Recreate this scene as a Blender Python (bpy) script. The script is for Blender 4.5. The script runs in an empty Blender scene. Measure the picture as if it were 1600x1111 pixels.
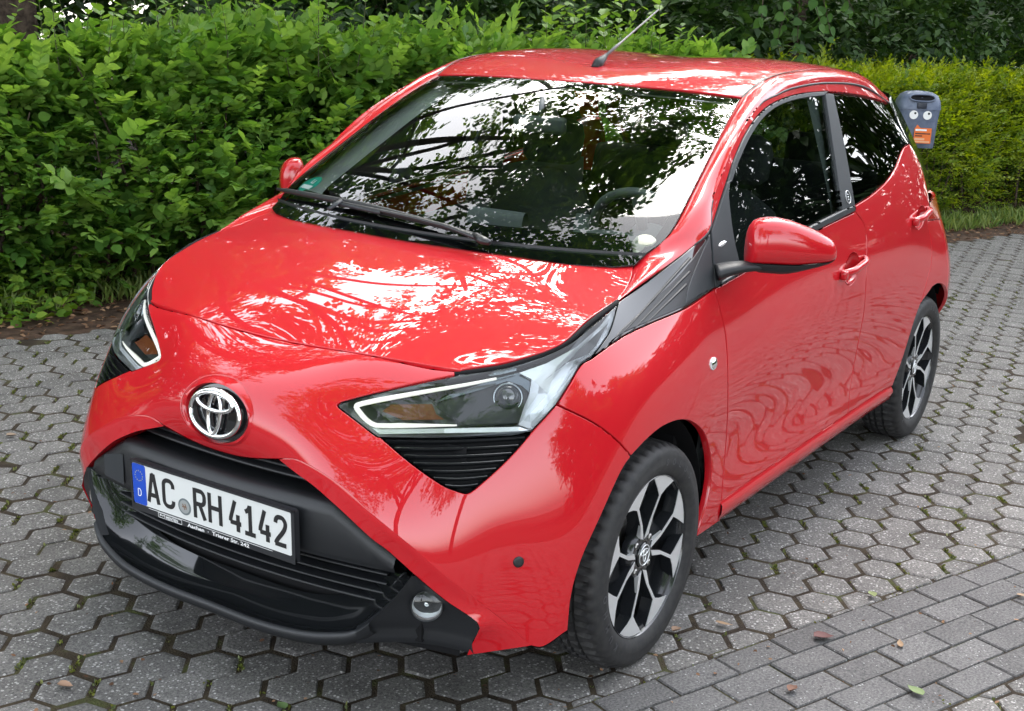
import bpy, bmesh, math, random
import numpy as np
from mathutils import Vector, Matrix
from mathutils.geometry import delaunay_2d_cdt

SC = bpy.context.scene
COL = SC.collection
R_ = math.radians
rng = np.random.default_rng(7)
random.seed(7)

# ------------------------------------------------------------------ camera
F_PX, CX, CY = 1977.627, 800.0, 555.5          # focal length in pixels of the 1600 x 1111 photograph
CAM = np.array([2.65823, 2.05112, 1.55919])
YAW, PITCH, ROLL = -2.573135, 0.2600546, 0.0437257
_f = np.array([math.cos(PITCH) * math.cos(YAW), math.cos(PITCH) * math.sin(YAW), -math.sin(PITCH)])
_r = np.cross(_f, [0, 0, 1]); _r /= np.linalg.norm(_r); _u = np.cross(_r, _f)
_c, _s = math.cos(ROLL), math.sin(ROLL)
RC = np.array([_c * _r + _s * _u, -_s * _r + _c * _u, _f])      # rows: right, up, forward
cam_d = bpy.data.cameras.new("camera"); cam_o = bpy.data.objects.new("camera", cam_d); COL.objects.link(cam_o)
cam_d.sensor_width = 36.0; cam_d.lens = F_PX / 1600 * 36.0; cam_d.clip_start = 0.05; cam_d.clip_end = 500
mw = Matrix.Identity(4)
for i in range(3):
    mw[i][0], mw[i][1], mw[i][2], mw[i][3] = RC[0][i], RC[1][i], -RC[2][i], CAM[i]
cam_o.matrix_world = mw
SC.camera = cam_o

# ------------------------------------------------------------------ sky, sun, exposure
SUN_EL, SUN_AZ = R_(50), R_(204)                # direction towards the sun, azimuth from +x to +y
wd = bpy.data.worlds.new("World"); SC.world = wd; wd.use_nodes = True
nt = wd.node_tree; nt.nodes.clear()
sky = nt.nodes.new("ShaderNodeTexSky"); sky.sky_type = 'NISHITA'; sky.sun_disc = False
sky.sun_elevation = SUN_EL; sky.sun_rotation = R_(90) - SUN_AZ; sky.air_density = 1.0; sky.dust_density = 2.2; sky.ozone_density = 1.0
hs = nt.nodes.new("ShaderNodeHueSaturation"); hs.inputs['Saturation'].default_value = 0.30   # thin cloud: a pale white sky
bg = nt.nodes.new("ShaderNodeBackground"); bg.inputs['Strength'].default_value = 0.15
ow = nt.nodes.new("ShaderNodeOutputWorld")
nt.links.new(sky.outputs[0], hs.inputs['Color']); nt.links.new(hs.outputs[0], bg.inputs[0]); nt.links.new(bg.outputs[0], ow.inputs[0])
sun_d = bpy.data.lights.new("sun", 'SUN'); sun_d.energy = 0.6; sun_d.angle = R_(38); sun_d.color = (1.0, 0.96, 0.9)
sun_o = bpy.data.objects.new("sun", sun_d); COL.objects.link(sun_o)
sdir = Vector((math.cos(SUN_EL) * math.cos(SUN_AZ), math.cos(SUN_EL) * math.sin(SUN_AZ), math.sin(SUN_EL)))
sun_o.rotation_euler = sdir.to_track_quat('Z', 'Y').to_euler(); sun_o.location = (0, 0, 8)
SC.view_settings.view_transform = 'Standard'; SC.view_settings.look = 'None'
SC.view_settings.exposure = 2.8; SC.view_settings.gamma = 1.0; SC.view_settings.use_curve_mapping = False

# ------------------------------------------------------------------ helpers: photo pixels to rays
def project(P):
    d = (np.asarray(P, float) - CAM) @ RC.T
    return np.stack([CX + F_PX * d[..., 0] / d[..., 2], CY - F_PX * d[..., 1] / d[..., 2]], -1)
def ray(px):
    px = np.asarray(px, float)
    d = np.stack([(px[..., 0] - CX) / F_PX, -(px[..., 1] - CY) / F_PX, np.ones(px.shape[:-1])], -1) @ RC
    return d / np.linalg.norm(d, axis=-1, keepdims=True)
def at(px, ax, v):                              # pixel ray meets the plane coordinate[ax] = v
    d = ray(px); t = (v - CAM[ax]) / d[ax]; return CAM + t * d
def crom(pts, n=8, closed=False):               # Catmull-Rom through points
    P = np.asarray(pts, float); N = len(P)
    if N < 3: return np.array([P[0] + (P[1] - P[0]) * t for t in np.linspace(0, 1, n + 1)])
    out = []
    for i in range(N if closed else N - 1):
        if closed: a, b, c, d = P[i - 1], P[i], P[(i + 1) % N], P[(i + 2) % N]
        else:
            b, c = P[i], P[i + 1]; a = P[i - 1] if i else 2 * b - c; d = P[i + 2] if i + 2 < N else 2 * c - b
        for t in np.arange(n) / n:
            out.append(.5 * (2 * b + (c - a) * t + (2 * a - 5 * b + 4 * c - d) * t * t + (3 * b - a - 3 * c + d) * t ** 3))
    if not closed: out.append(P[-1])
    return np.array(out)
def resample(P, n):                             # n points at equal arc length
    P = np.asarray(P, float); s = np.r_[0, np.cumsum(np.linalg.norm(np.diff(P, axis=0), axis=1))]
    t = np.linspace(0, s[-1], n); return np.stack([np.interp(t, s, P[:, k]) for k in range(P.shape[1])], 1)
def inpoly(pts, poly):
    x, y = pts[:, 0], pts[:, 1]; inside = np.zeros(len(pts), bool); px, py = poly[:, 0], poly[:, 1]; j = len(poly) - 1
    for i in range(len(poly)):
        c = ((py[i] > y) != (py[j] > y)) & (x < (px[j] - px[i]) * (y - py[i]) / (py[j] - py[i] + 1e-30) + px[i])
        inside ^= c; j = i
    return inside
def unit(v): v = np.asarray(v, float); return v / (np.linalg.norm(v, axis=-1, keepdims=True) + 1e-12)

# ------------------------------------------------------------------ helpers: objects
def obj(name, V, F, mat=None, parent=None, normals=None, smooth=True, angle=None, mirror=False):
    V = np.asarray(V, float)
    if mirror: V = V * [1, -1, 1]; F = [tuple(reversed(f)) for f in F]; normals = None if normals is None else np.asarray(normals) * [1, -1, 1]
    me = bpy.data.meshes.new(name); me.from_pydata([tuple(v) for v in V], [], [tuple(int(i) for i in f) for f in F])
    me.polygons.foreach_set('use_smooth', [smooth] * len(me.polygons))
    if normals is not None: me.normals_split_custom_set_from_vertices([tuple(n) for n in normals])
    elif angle: me.set_sharp_from_angle(angle=R_(angle))
    if mat: me.materials.append(mat)
    o = bpy.data.objects.new(name, me); COL.objects.link(o)
    if parent: o.parent = parent
    return o
def both(name, V, F, mat, parent, **k):          # a part on the left side and its mirror on the right
    p = parent if isinstance(parent, (tuple, list)) else (parent, parent)
    return obj(name, V, F, mat, p[0], **k), obj(name, V, F, mat, p[1], mirror=True, **k)
def tag(o, label, cat, group=None, kind=None):
    if label: o['label'] = label
    if cat: o['category'] = cat
    if group: o['group'] = group
    if kind: o['kind'] = kind
    return o
def empty(name, loc=(0, 0, 0)):
    o = bpy.data.objects.new(name, None); o.location = loc; o.empty_display_size = .1; COL.objects.link(o); return o
def loft(secs, closed=False, caps=False):        # rows of points to quads
    secs = [np.asarray(s, float) for s in secs]; n = len(secs[0]); V = np.concatenate(secs); F = []
    for i in range(len(secs) - 1):
        for j in range(n if closed else n - 1):
            a, b = i * n + j, i * n + (j + 1) % n; F.append((a, b, b + n, a + n))
    if caps and closed: F.append(tuple(range(n - 1, -1, -1))); F.append(tuple(range((len(secs) - 1) * n, len(secs) * n)))
    return V, F
def tube(path, r, n=8, up=(0, 0, 1), flat=1.0, caps=True):
    P = np.asarray(path, float); T = unit(np.gradient(P, axis=0)); up = np.asarray(up, float); secs = []
    rr = np.broadcast_to(np.asarray(r, float), (len(P),))
    for p, t, q in zip(P, T, rr):
        a = unit(np.cross(t, up)); b = np.cross(a, t)
        secs.append([p + q * (math.cos(k * 2 * math.pi / n) * a + flat * math.sin(k * 2 * math.pi / n) * b) for k in range(n)])
    return loft(secs, True, caps)
def join(*gs):
    V, F, o = [], [], 0
    for v, f in gs:
        V.append(np.asarray(v, float)); F += [tuple(int(i) + o for i in q) for q in f]; o += len(v)
    return np.concatenate(V), F
def box(c, s, rot=None, bev=0.0):
    bm = bmesh.new(); bmesh.ops.create_cube(bm, size=1.0)
    for v in bm.verts: v.co = Vector((v.co.x * s[0], v.co.y * s[1], v.co.z * s[2]))
    if bev: bmesh.ops.bevel(bm, geom=list(bm.edges), offset=bev, segments=2, affect='EDGES', profile=.6)
    V = np.array([v.co[:] for v in bm.verts]); bm.verts.index_update(); F = [[v.index for v in f.verts] for f in bm.faces]; bm.free()
    if rot is not None: V = V @ np.array(rot).T
    return V + np.asarray(c, float), F
def rotm(ax, deg):
    return np.array(Matrix.Rotation(R_(deg), 3, ax))

# ------------------------------------------------------------------ helpers: materials
def mat(name, col=(.5, .5, .5), rough=.5, metal=0.0, spec=.5, coat=0.0, coat_rough=.03, **k):
    m = bpy.data.materials.new(name); m.use_nodes = True; b = m.node_tree.nodes['Principled BSDF']
    b.inputs['Base Color'].default_value = (*col, 1); b.inputs['Roughness'].default_value = rough; b.inputs['Metallic'].default_value = metal
    b.inputs['Specular IOR Level'].default_value = spec; b.inputs['Coat Weight'].default_value = coat; b.inputs['Coat Roughness'].default_value = coat_rough
    for a, v in k.items(): b.inputs[a].default_value = v
    return m
def nodes(m): return m.node_tree.nodes, m.node_tree.links, m.node_tree.nodes['Principled BSDF']
def noise_node(m, scale, detail=4, rough=.55, coord='Object'):
    N, L, b = nodes(m); tc = N.new('ShaderNodeTexCoord'); t = N.new('ShaderNodeTexNoise')
    t.inputs['Scale'].default_value = scale; t.inputs['Detail'].default_value = detail; t.inputs['Roughness'].default_value = rough
    L.new(tc.outputs[coord], t.inputs['Vector']); return t
def ramp(m, src, stops):
    N, L, b = nodes(m); r = N.new('ShaderNodeValToRGB'); e = r.color_ramp.elements
    while len(e) < len(stops): e.new(.5)
    for q, (p, c) in zip(e, stops): q.position = p; q.color = (*c, 1) if len(c) == 3 else c
    L.new(src, r.inputs[0]); return r
def bump(m, src, strength, dist=.01):
    N, L, b = nodes(m); n = N.new('ShaderNodeBump'); n.inputs['Strength'].default_value = strength; n.inputs['Distance'].default_value = dist
    L.new(src, n.inputs['Height']); L.new(n.outputs[0], b.inputs['Normal']); return n

# ------------------------------------------------------------------ fitted smooth surface patches
class Patch:
    """Uniform cubic B-spline surface fitted to a grid of measured points (None = left to the fairness term)."""
    def __init__(s, grid, lam=.01, u0=0):
        s.nu, s.nv, s.u0 = len(grid), len(grid[0]), u0
        nu, nv = s.nu, s.nv; mu, mv = nu + 2, nv + 2; rows, rhs = [], []
        w = (1 / 6, 4 / 6, 1 / 6)
        for i in range(nu):
            for j in range(nv):
                if grid[i][j] is None: continue
                r = np.zeros(mu * mv)
                for a in range(3):
                    for c in range(3): r[(i + a) * mv + j + c] += w[a] * w[c]
                rows.append(r); rhs.append(grid[i][j])
        def fair(idx, co, q):
            r = np.zeros(mu * mv)
            for k, c in zip(idx, co): r[k] = c * q
            rows.append(r); rhs.append((0, 0, 0))
        q = math.sqrt(lam)
        for i in range(mu):
            for j in range(mv):
                k = i * mv + j
                if i + 3 < mu: fair((k, k + mv, k + 2 * mv, k + 3 * mv), (1, -3, 3, -1), q)
                if j + 3 < mv: fair((k, k + 1, k + 2, k + 3), (1, -3, 3, -1), q)
                if i + 2 < mu: fair((k, k + mv, k + 2 * mv), (1, -2, 1), q * .2)
                if j + 2 < mv: fair((k, k + 1, k + 2), (1, -2, 1), q * .2)
        s.C = np.linalg.lstsq(np.array(rows), np.array(rhs, float), rcond=None)[0].reshape(mu, mv, 3)
        U, V = np.meshgrid(np.linspace(0, nu - 1, (nu - 1) * 8 + 1), np.linspace(0, nv - 1, (nv - 1) * 8 + 1), indexing='ij')
        s.GU, s.GV = U.ravel() + s.u0, V.ravel(); s.GP = s.P(s.GU, s.GV); s.GX = project(s.GP)
        s.face = (s.N(s.GU, s.GV) * (CAM - s.GP)).sum(1) > 0
    @staticmethod
    def _b(t, d):
        if d == 0: return np.stack([(1 - t) ** 3, 3 * t ** 3 - 6 * t ** 2 + 4, -3 * t ** 3 + 3 * t ** 2 + 3 * t + 1, t ** 3], -1) / 6
        return np.stack([-(1 - t) ** 2, 3 * t ** 2 - 4 * t, -3 * t ** 2 + 2 * t + 1, t ** 2], -1) / 2
    def P(s, u, v, du=0, dv=0):
        u, v = np.atleast_1d(np.asarray(u, float)) - s.u0, np.atleast_1d(np.asarray(v, float))
        i = np.clip(np.floor(u).astype(int), 0, s.nu - 2); j = np.clip(np.floor(v).astype(int), 0, s.nv - 2)
        bu, bv = s._b(u - i, du), s._b(v - j, dv)
        Q = s.C[(i[:, None, None] + np.arange(4)[None, :, None]), (j[:, None, None] + np.arange(4)[None, None, :])]
        return np.einsum('na,nb,nabk->nk', bu, bv, Q)
    def N(s, u, v): return unit(np.cross(s.P(u, v, 1, 0), s.P(u, v, 0, 1))) * getattr(s, 'sgn', 1)
    def inv(s, px, key=None):                    # pixels -> (u, v); key maps points to 2-D (default: photo pixels)
        px = np.atleast_2d(np.asarray(px, float)); key = key or project
        G = s.GX if key is project else key(s.GP); ok = s.face if key is project else np.ones(len(G), bool)
        idx = np.where(ok)[0]; u, v = np.empty(len(px)), np.empty(len(px))
        for k, p in enumerate(px):
            b = idx[np.argmin(((G[idx] - p) ** 2).sum(1))]; u[k], v[k] = s.GU[b], s.GV[b]
        for _ in range(12):
            h = 1e-4; r = key(s.P(u, v)) - px; ju = (key(s.P(u + h, v)) - px - r) / h; jv = (key(s.P(u, v + h)) - px - r) / h
            det = ju[:, 0] * jv[:, 1] - ju[:, 1] * jv[:, 0]; det = np.where(abs(det) < 1e-9, 1e-9, det)
            d_u = -(r[:, 0] * jv[:, 1] - r[:, 1] * jv[:, 0]) / det; d_v = -(ju[:, 0] * r[:, 1] - ju[:, 1] * r[:, 0]) / det
            u = np.clip(u + np.clip(d_u, -.5, .5), s.u0 - .25, s.u0 + s.nu - .75); v = np.clip(v + np.clip(d_v, -.5, .5), -.25, s.nv - .75)
        return np.stack([u, v], 1)

def outline(patch, segs, n=5):
    """segs: smooth runs of photo pixels, joined at corners -> closed loop of (u, v)"""
    out = []
    for sg in segs:
        if isinstance(sg, tuple): out.append(np.asarray(sg[1], float)); continue      # ('uv', points) given directly
        uv = patch.inv(crom(sg, n) if len(sg) > 2 else np.array(sg, float)); out.append(uv)
    L = [out[0][0]]
    for q in out:
        for p in q:
            if np.abs(p - L[-1]).sum() > 1e-3: L.append(p)
    if np.abs(L[0] - L[-1]).sum() < 2e-3: L.pop()
    return np.array(L)

def cut(patch, loop, gap=.0018, depth=.014, step=.022, holes=(), off=0.0, seam=False, bev=.0018, rim=True):
    """Cut a panel out of a patch: returns vertices, faces and vertex normals, with a rounded, returned edge."""
    su = np.linalg.norm(patch.P(loop[:, 0], loop[:, 1], 1, 0), axis=1).mean(); sv = np.linalg.norm(patch.P(loop[:, 0], loop[:, 1], 0, 1), axis=1).mean()
    S = np.array([su, sv])
    def dense(l, st):
        o = []
        for a, b in zip(l, np.roll(l, -1, 0)):
            k = max(1, int(np.linalg.norm((b - a) * S) / st + .5)); o += [a + (b - a) * t / k for t in range(k)]
        return np.array(o)
    loops = [dense(np.asarray(l, float), step * .55) for l in (loop, *holes)]
    lo, hi = loops[0].min(0) * S, loops[0].max(0) * S
    gx, gy = np.meshgrid(np.arange(lo[0], hi[0], step), np.arange(lo[1], hi[1], step * .87), indexing='ij')
    gx = gx + (np.arange(gx.shape[1]) % 2)[None, :] * step / 2; G = np.stack([gx.ravel(), gy.ravel()], 1)
    keep = inpoly(G, loops[0] * S)
    for h in loops[1:]: keep &= ~inpoly(G, h * S)
    G = G[keep]; B = np.concatenate(loops) * S
    if len(G): G = G[np.array([((B - g) ** 2).sum(1).min() > (step * .45) ** 2 for g in G])]
    pts = np.concatenate([B, G]) if len(G) else B; edges, o = [], 0
    for l in loops: n = len(l); edges += [(o + i, o + (i + 1) % n) for i in range(n)]; o += n
    rv, re, rf, *_ = delaunay_2d_cdt([Vector(p) for p in pts], edges, [], 0, 1e-7)
    rv = np.array([v[:] for v in rv]); T = np.array([f for f in rf if len(f) == 3])
    cen = rv[T].mean(1); k = inpoly(cen, loops[0] * S)
    for h in loops[1:]: k &= ~inpoly(cen, h * S)
    T = T[k]; uv = rv / S; P = patch.P(uv[:, 0], uv[:, 1]); N = patch.N(uv[:, 0], uv[:, 1])
    P = P + N * off
    if seam: m = abs(P[:, 1]) < .0035; P[m, 1] = 0; N[m, 1] = 0; N = unit(N)
    # orient faces with the normals
    fn = np.cross(P[T[:, 1]] - P[T[:, 0]], P[T[:, 2]] - P[T[:, 0]]); fl = (fn * N[T[:, 0]]).sum(1) < 0; T[fl] = T[fl][:, ::-1]
    F = [tuple(t) for t in T]; V = [p for p in P]; NN = [n for n in N]
    if rim:
        cnt = {}
        for t in F:
            for a, b in ((t[0], t[1]), (t[1], t[2]), (t[2], t[0])): cnt[(a, b)] = cnt.get((a, b), 0) + 1
        be = [(a, b) for (a, b) in cnt if (b, a) not in cnt]
        if seam: be = [(a, b) for a, b in be if not (P[a, 1] == 0 and P[b, 1] == 0)]
        inw = {}
        for a, b in be:
            t = unit(P[b] - P[a])
            for q in (a, b): inw.setdefault(q, []).append(np.cross(N[q], t))
        D = {}
        for q, l in inw.items():
            d = np.mean(l, 0); n2 = d @ d; d = d / max(n2, .35)
            if seam and P[q, 1] == 0: d[1] = 0; d = unit(d)
            D[q] = d
        r1, r2 = {}, {}
        for q, d in D.items():
            p, n = P[q], N[q]; V[q] = p + d * (gap + bev)
            r1[q] = len(V); V.append(p + d * gap - n * bev); NN.append(unit(n * .35 - unit(d)))
            r2[q] = len(V); V.append(p + d * gap - n * depth); NN.append(-unit(d))
        for a, b in be: F += [(b, a, r1[a], r1[b]), (r1[b], r1[a], r2[a], r2[b])]
    return np.array(V), F, np.array(NN)
def mirrored(g):
    V, F, N = g; n = len(V)
    return np.concatenate([V, V * [1, -1, 1]]), F + [tuple(n + i for i in reversed(f)) for f in F], np.concatenate([N, N * [1, -1, 1]])
# ================================================================== MATERIALS OF THE CAR
paint = mat('red_paint', (.45, .0050, .0112), .55, 0, .1, 1.0, .003, **{'Coat IOR': 1.6})
n_ = noise_node(paint, 7, 8, .7); rr_ = ramp(paint, n_.outputs['Fac'], [(.48, (.002, .002, .002)), (.75, (.035, .035, .035))]); nodes(paint)[1].new(rr_.outputs[0], nodes(paint)[2].inputs['Coat Roughness'])   # thin, uneven road dust
plastic = mat('matte_black_plastic', (.010, .011, .013), .45, 0, .45)
n_ = noise_node(plastic, 1400, 2); bump(plastic, n_.outputs['Fac'], .25, .0006)
plastic_g = mat('grey_black_plastic', (.022, .025, .029), .48, 0, .45)
gloss = mat('gloss_black_plastic', (.008, .009, .010), .06, 0, .5, .6, .02)
black = mat('dark_recess', (.006, .006, .007), .8, 0, .2)
rubber = mat('tyre_rubber', (.022, .022, .024), .62, 0, .35)
n_ = noise_node(rubber, 60, 5); ramp_ = ramp(rubber, n_.outputs['Fac'], [(.3, (.016, .016, .018)), (.75, (.036, .035, .034))]); nodes(rubber)[1].new(ramp_.outputs[0], nodes(rubber)[2].inputs['Base Color'])
seal_m = mat('window_seal_rubber', (.02, .022, .025), .4)
chrome = mat('chrome', (.82, .83, .84), .06, 1.0)
alu = mat('machined_aluminium', (.88, .89, .90), .30, .7)
rim_black = mat('black_rim_lacquer', (.012, .013, .015), .16, 0, .5, .5, .05)
steel = mat('brake_steel', (.32, .31, .30), .38, 1.0)
reflector = mat('silver_reflector', (.86, .88, .91), .2, .55)
def glass(name, tint, ior=1.5, rough=0.0, refl=(1, 1, 1)):
    m = bpy.data.materials.new(name); m.use_nodes = True; N, L = m.node_tree.nodes, m.node_tree.links; N.clear()
    o = N.new('ShaderNodeOutputMaterial'); mx = N.new('ShaderNodeMixShader'); tr = N.new('ShaderNodeBsdfTransparent'); gl = N.new('ShaderNodeBsdfGlossy'); fr = N.new('ShaderNodeFresnel')
    tr.inputs[0].default_value = (*tint, 1); gl.inputs[0].default_value = (*refl, 1); gl.inputs['Roughness'].default_value = rough; fr.inputs[0].default_value = ior
    L.new(fr.outputs[0], mx.inputs[0]); L.new(tr.outputs[0], mx.inputs[1]); L.new(gl.outputs[0], mx.inputs[2]); L.new(mx.outputs[0], o.inputs[0]); return m
wind_glass = glass('windscreen_glass', (.86, .93, .90), 1.45)
side_glass = glass('side_window_glass', (.70, .78, .74), 1.5)
dark_glass = glass('privacy_glass', (.16, .18, .18), 1.48)
lens_glass = glass('headlight_lens', (.93, .95, .95), 1.5)
frit = mat('black_glass_border', (.006, .007, .008), .05, 0, .6)

# ================================================================== THE CAR: surfaces measured from the photograph
car = empty('car'); tag(car, 'red five-door hatchback with black grille parked on the hexagonal paving', 'car')
AX, RAX, WR = .2795, -2.34, .2895               # axle height, rear axle x, tyre radius
# body side and front: columns run from the nose round the front corner and along the left side to the tail, rows from below upwards
_rows = [
 [(.680,0,.556),(.700,0,.600),(.706,0,.648),(.694,0,.698),(.662,0,.742),(.600,0,.778),(.520,0,.803)],
 [(.686,.180,.585),(.690,.184,.625),(.681,.184,.664),(.657,.182,.706),(.620,.178,.748),(.570,.172,.782),(.516,.168,.807)],
 [(.690,.290,.562),(.672,.290,.615),(.644,.288,.664),(.603,.286,.713),(.576,.284,.751),(.541,.281,.784),(.503,.278,.810)],
 [(.690,.388,.512),(.657,.390,.590),(.610,.391,.653),(.575,.391,.700),(.543,.390,.741),(.508,.388,.776),(.472,.386,.804)],
 [(.668,.498,.440),(.640,.503,.520),(.600,.507,.600),(.560,.509,.667),(.525,.508,.717),(.485,.505,.763),(.446,.497,.801)],
 [(.610,.612,.340),(.588,.611,.450),(.549,.606,.562),(.507,.606,.645),(.464,.604,.712),(.408,.600,.774),(.341,.598,.826)],
 [(.500,.690,.235),(.497,.698,.335),(.477,.700,.450),(.445,.696,.560),(.412,.690,.650),(.345,.688,.760),(.228,.660,.868)],
 [(.420,.748,.192),(.402,.764,.300),(.372,.771,.420),(.335,.768,.540),(.290,.758,.648),(.225,.738,.775),(.115,.672,.905)],
 [(.335,.786,.205),(.302,.797,.320),(.262,.801,.440),(.216,.801,.552),(.165,.790,.660),(.095,.760,.800),(.005,.668,.925)],
 [(.060,.790,.210),(.050,.800,.320),(.032,.806,.440),(.018,.806,.560),(-.005,.798,.668),(-.050,.768,.825),(-.120,.682,.956)],
 [(-.190,.782,.215),(-.200,.794,.320),(-.212,.800,.440),(-.222,.803,.560),(-.230,.799,.675),(-.215,.762,.868),(-.265,.694,1.002)],
 [(-.400,.776,.222),(-.400,.787,.312),(-.408,.781,.440),(-.408,.787,.560),(-.400,.792,.690),(-.385,.744,.905),(-.405,.704,1.045),(-.46,.672,1.170),(-.55,.628,1.310)],
 [(-.750,.774,.224),(-.750,.786,.312),(-.750,.775,.430),(-.750,.782,.560),(-.750,.791,.710),(-.750,.752,.936),(-.750,.723,1.060),(-.750,.673,1.200),(-.750,.616,1.355)],
 [(-1.10,.774,.224),(-1.10,.786,.312),(-1.10,.775,.430),(-1.10,.783,.560),(-1.10,.793,.730),(-1.10,.751,.968),(-1.10,.719,1.085),(-1.10,.672,1.220),(-1.10,.611,1.397)],
 [(-1.48,.774,.224),(-1.48,.787,.310),(-1.48,.780,.430),(-1.48,.789,.570),(-1.48,.795,.750),(-1.48,.748,.996),(-1.48,.713,1.105),(-1.48,.667,1.240),(-1.48,.606,1.402)],
 [(-1.85,.778,.226),(-1.85,.791,.312),(-1.85,.790,.430),(-1.85,.798,.575),(-1.85,.798,.765),(-1.85,.748,1.010),(-1.85,.708,1.120),(-1.85,.660,1.245),(-1.85,.600,1.380)],
 [(-2.20,.786,.226),(-2.20,.801,.320),(-2.20,.808,.440),(-2.20,.811,.585),(-2.20,.797,.760),(-2.20,.746,.990),(-2.20,.704,1.110),(-2.20,.655,1.220),(-2.20,.586,1.315)],
 [(-2.45,.778,.236),(-2.45,.798,.330),(-2.45,.808,.450),(-2.46,.812,.590),(-2.46,.792,.745),(-2.45,.730,.930),(-2.46,.696,1.030),(-2.46,.660,1.125),(-2.46,.612,1.200)],
 [(-2.60,.735,.250),(-2.62,.760,.340),(-2.63,.775,.460),(-2.64,.783,.590),(-2.63,.765,.730),(-2.60,.706,.900),(-2.60,.676,.990),(-2.58,.640,1.080),(-2.56,.595,1.160)],
 [(-2.67,.580,.260),(-2.70,.610,.345),(-2.72,.625,.460),(-2.73,.630,.590),(-2.71,.615,.730),(-2.68,.580,.880),(-2.65,.550,.980),(-2.60,.520,1.090),(-2.53,.480,1.200)],
 [(-2.70,.300,.265),(-2.73,.320,.350),(-2.75,.325,.460),(-2.76,.330,.590),(-2.74,.320,.730),(-2.71,.300,.880),(-2.67,.290,.990),(-2.60,.270,1.110),(-2.50,.250,1.240)],
 [(-2.71,0,.265),(-2.74,0,.350),(-2.76,0,.460),(-2.77,0,.590),(-2.75,0,.730),(-2.72,0,.880),(-2.68,0,.990),(-2.60,0,1.115),(-2.49,0,1.250)],
]
_rows = [r + [None] * (9 - len(r)) for r in _rows]
def _mir(r): return [None if p is None else (p[0], -p[1], p[2]) for p in r]
SIDE = Patch([_mir(_rows[2]), _mir(_rows[1])] + _rows + [_mir(_rows[-2])], .004, u0=-2)
NU = len(_rows) - 1
# bonnet: columns from the middle outwards, rows from the front edge to the windscreen
_h = [[(.520,0,.803),(.517,.150,.807),(.505,.280,.810),(.476,.390,.805),(.446,.497,.801)],
      [(.402,0,.850),(.400,.150,.850),(.394,.300,.845),(.385,.450,.832),(.371,.577,.818)],
      [(.262,0,.896),(.262,.170,.895),(.263,.340,.887),(.266,.500,.871),(.269,.646,.850)],
      [(.135,0,.931),(.135,.170,.930),(.136,.340,.924),(.138,.510,.909),(.140,.668,.900)],
      [(.045,0,.953),(.043,.170,.953),(.036,.340,.949),(.025,.510,.937),(.010,.664,.922)],
      [(-.030,0,.970),(-.036,.170,.970),(-.060,.340,.969),(-.098,.490,.968),(-.147,.613,.972)]]
def _cols(rows, extra=True):                     # rows x cols -> patch grid [u][v] with mirrored columns on the far side of the middle
    g = [[r[k] for r in rows] for k in range(len(rows[0]))]
    return [[(p[0], -p[1], p[2]) for p in c] for c in g[:0:-1]] + g
HOOD = Patch(_cols(_h), .003, u0=-4)
_w = [[(.020,0,.945),(.008,.205,.945),(-.035,.42,.950),(-.118,.640,.960)],
      [(-.148,0,1.050),(-.160,.215,1.050),(-.200,.435,1.049),(-.276,.648,1.047)],
      [(-.300,0,1.134),(-.311,.210,1.133),(-.345,.425,1.128),(-.402,.632,1.119)],
      [(-.452,0,1.212),(-.462,.203,1.211),(-.490,.410,1.205),(-.532,.611,1.192)],
      [(-.622,0,1.298),(-.631,.193,1.297),(-.656,.390,1.293),(-.698,.583,1.283)],
      [(-.800,0,1.380),(-.810,.182,1.379),(-.833,.367,1.374),(-.876,.550,1.363)]]
WIND = Patch(_cols(_w), .003, u0=-3)
_r = [[(-.800,0,1.380),(-.808,.15,1.380),(-.824,.30,1.378),(-.845,.44,1.373),(-.876,.552,1.363)],
      [(-.930,0,1.412),(-.932,.15,1.414),(-.938,.30,1.417),(-.948,.45,1.412),(-.965,.558,1.400)],
      [(-1.10,0,1.438),(-1.10,.15,1.441),(-1.10,.30,1.447),(-1.10,.46,1.443),(-1.10,.562,1.425)],
      [(-1.35,0,1.452),(-1.35,.15,1.455),(-1.35,.30,1.463),(-1.35,.46,1.458),(-1.35,.565,1.438)],
      [(-1.65,0,1.452),(-1.65,.15,1.455),(-1.65,.30,1.460),(-1.65,.45,1.453),(-1.65,.557,1.436)],
      [(-1.95,0,1.438),(-1.95,.15,1.440),(-1.95,.29,1.441),(-1.95,.44,1.431),(-1.95,.540,1.414)],
      [(-2.20,0,1.410),(-2.20,.15,1.410),(-2.19,.29,1.408),(-2.17,.42,1.392),(-2.15,.515,1.372)]]
ROOF = Patch(_cols(_r), .003, u0=-4)

# ------------------------------------------------------------------ shared panel lines, traced on the photograph (near side)
hood_corner = SIDE.inv([(710.7, 579.4)])[0]
L_nose = [(437, 718.4), (392, 716.6), (347, 708.5)]
L_crease = [(437, 718), (470, 722), (531, 760), (580, 805), (647, 860), (697, 904), (746, 941), (800, 983), (826, 1009.5)]
L_bot = [(826, 1009.5), (850, 1011), (888, 985)]
L_archf = [(888, 985), (894, 929), (910, 873), (938, 810), (969.5, 740), (986.6, 713.4)]
L_gap_bf = [(986.6, 713.4), (964, 688), (926.8, 660), (880, 637), (870, 632)]
L_hl_rear = [(870, 632), (890, 600), (908, 570), (924, 560)]
L_hl_rear2 = [(924, 560), (942, 536), (955, 515), (968, 471)]
L_hl_low = [(870, 632), (850, 654), (830.6, 675)]
L_hl_base = [(830.6, 675), (760, 681), (680, 684), (594, 682.5)]
L_hl_in = [(594, 682.5), (586, 680), (560, 660), (530, 637)]
L_hl_tip = [(530, 637), (527.5, 633), (532, 629)]
L_hl_top = [(532, 629), (565, 620), (640, 601), (711, 586), (800, 571), (880, 541), (928, 505), (968, 471)]
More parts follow.
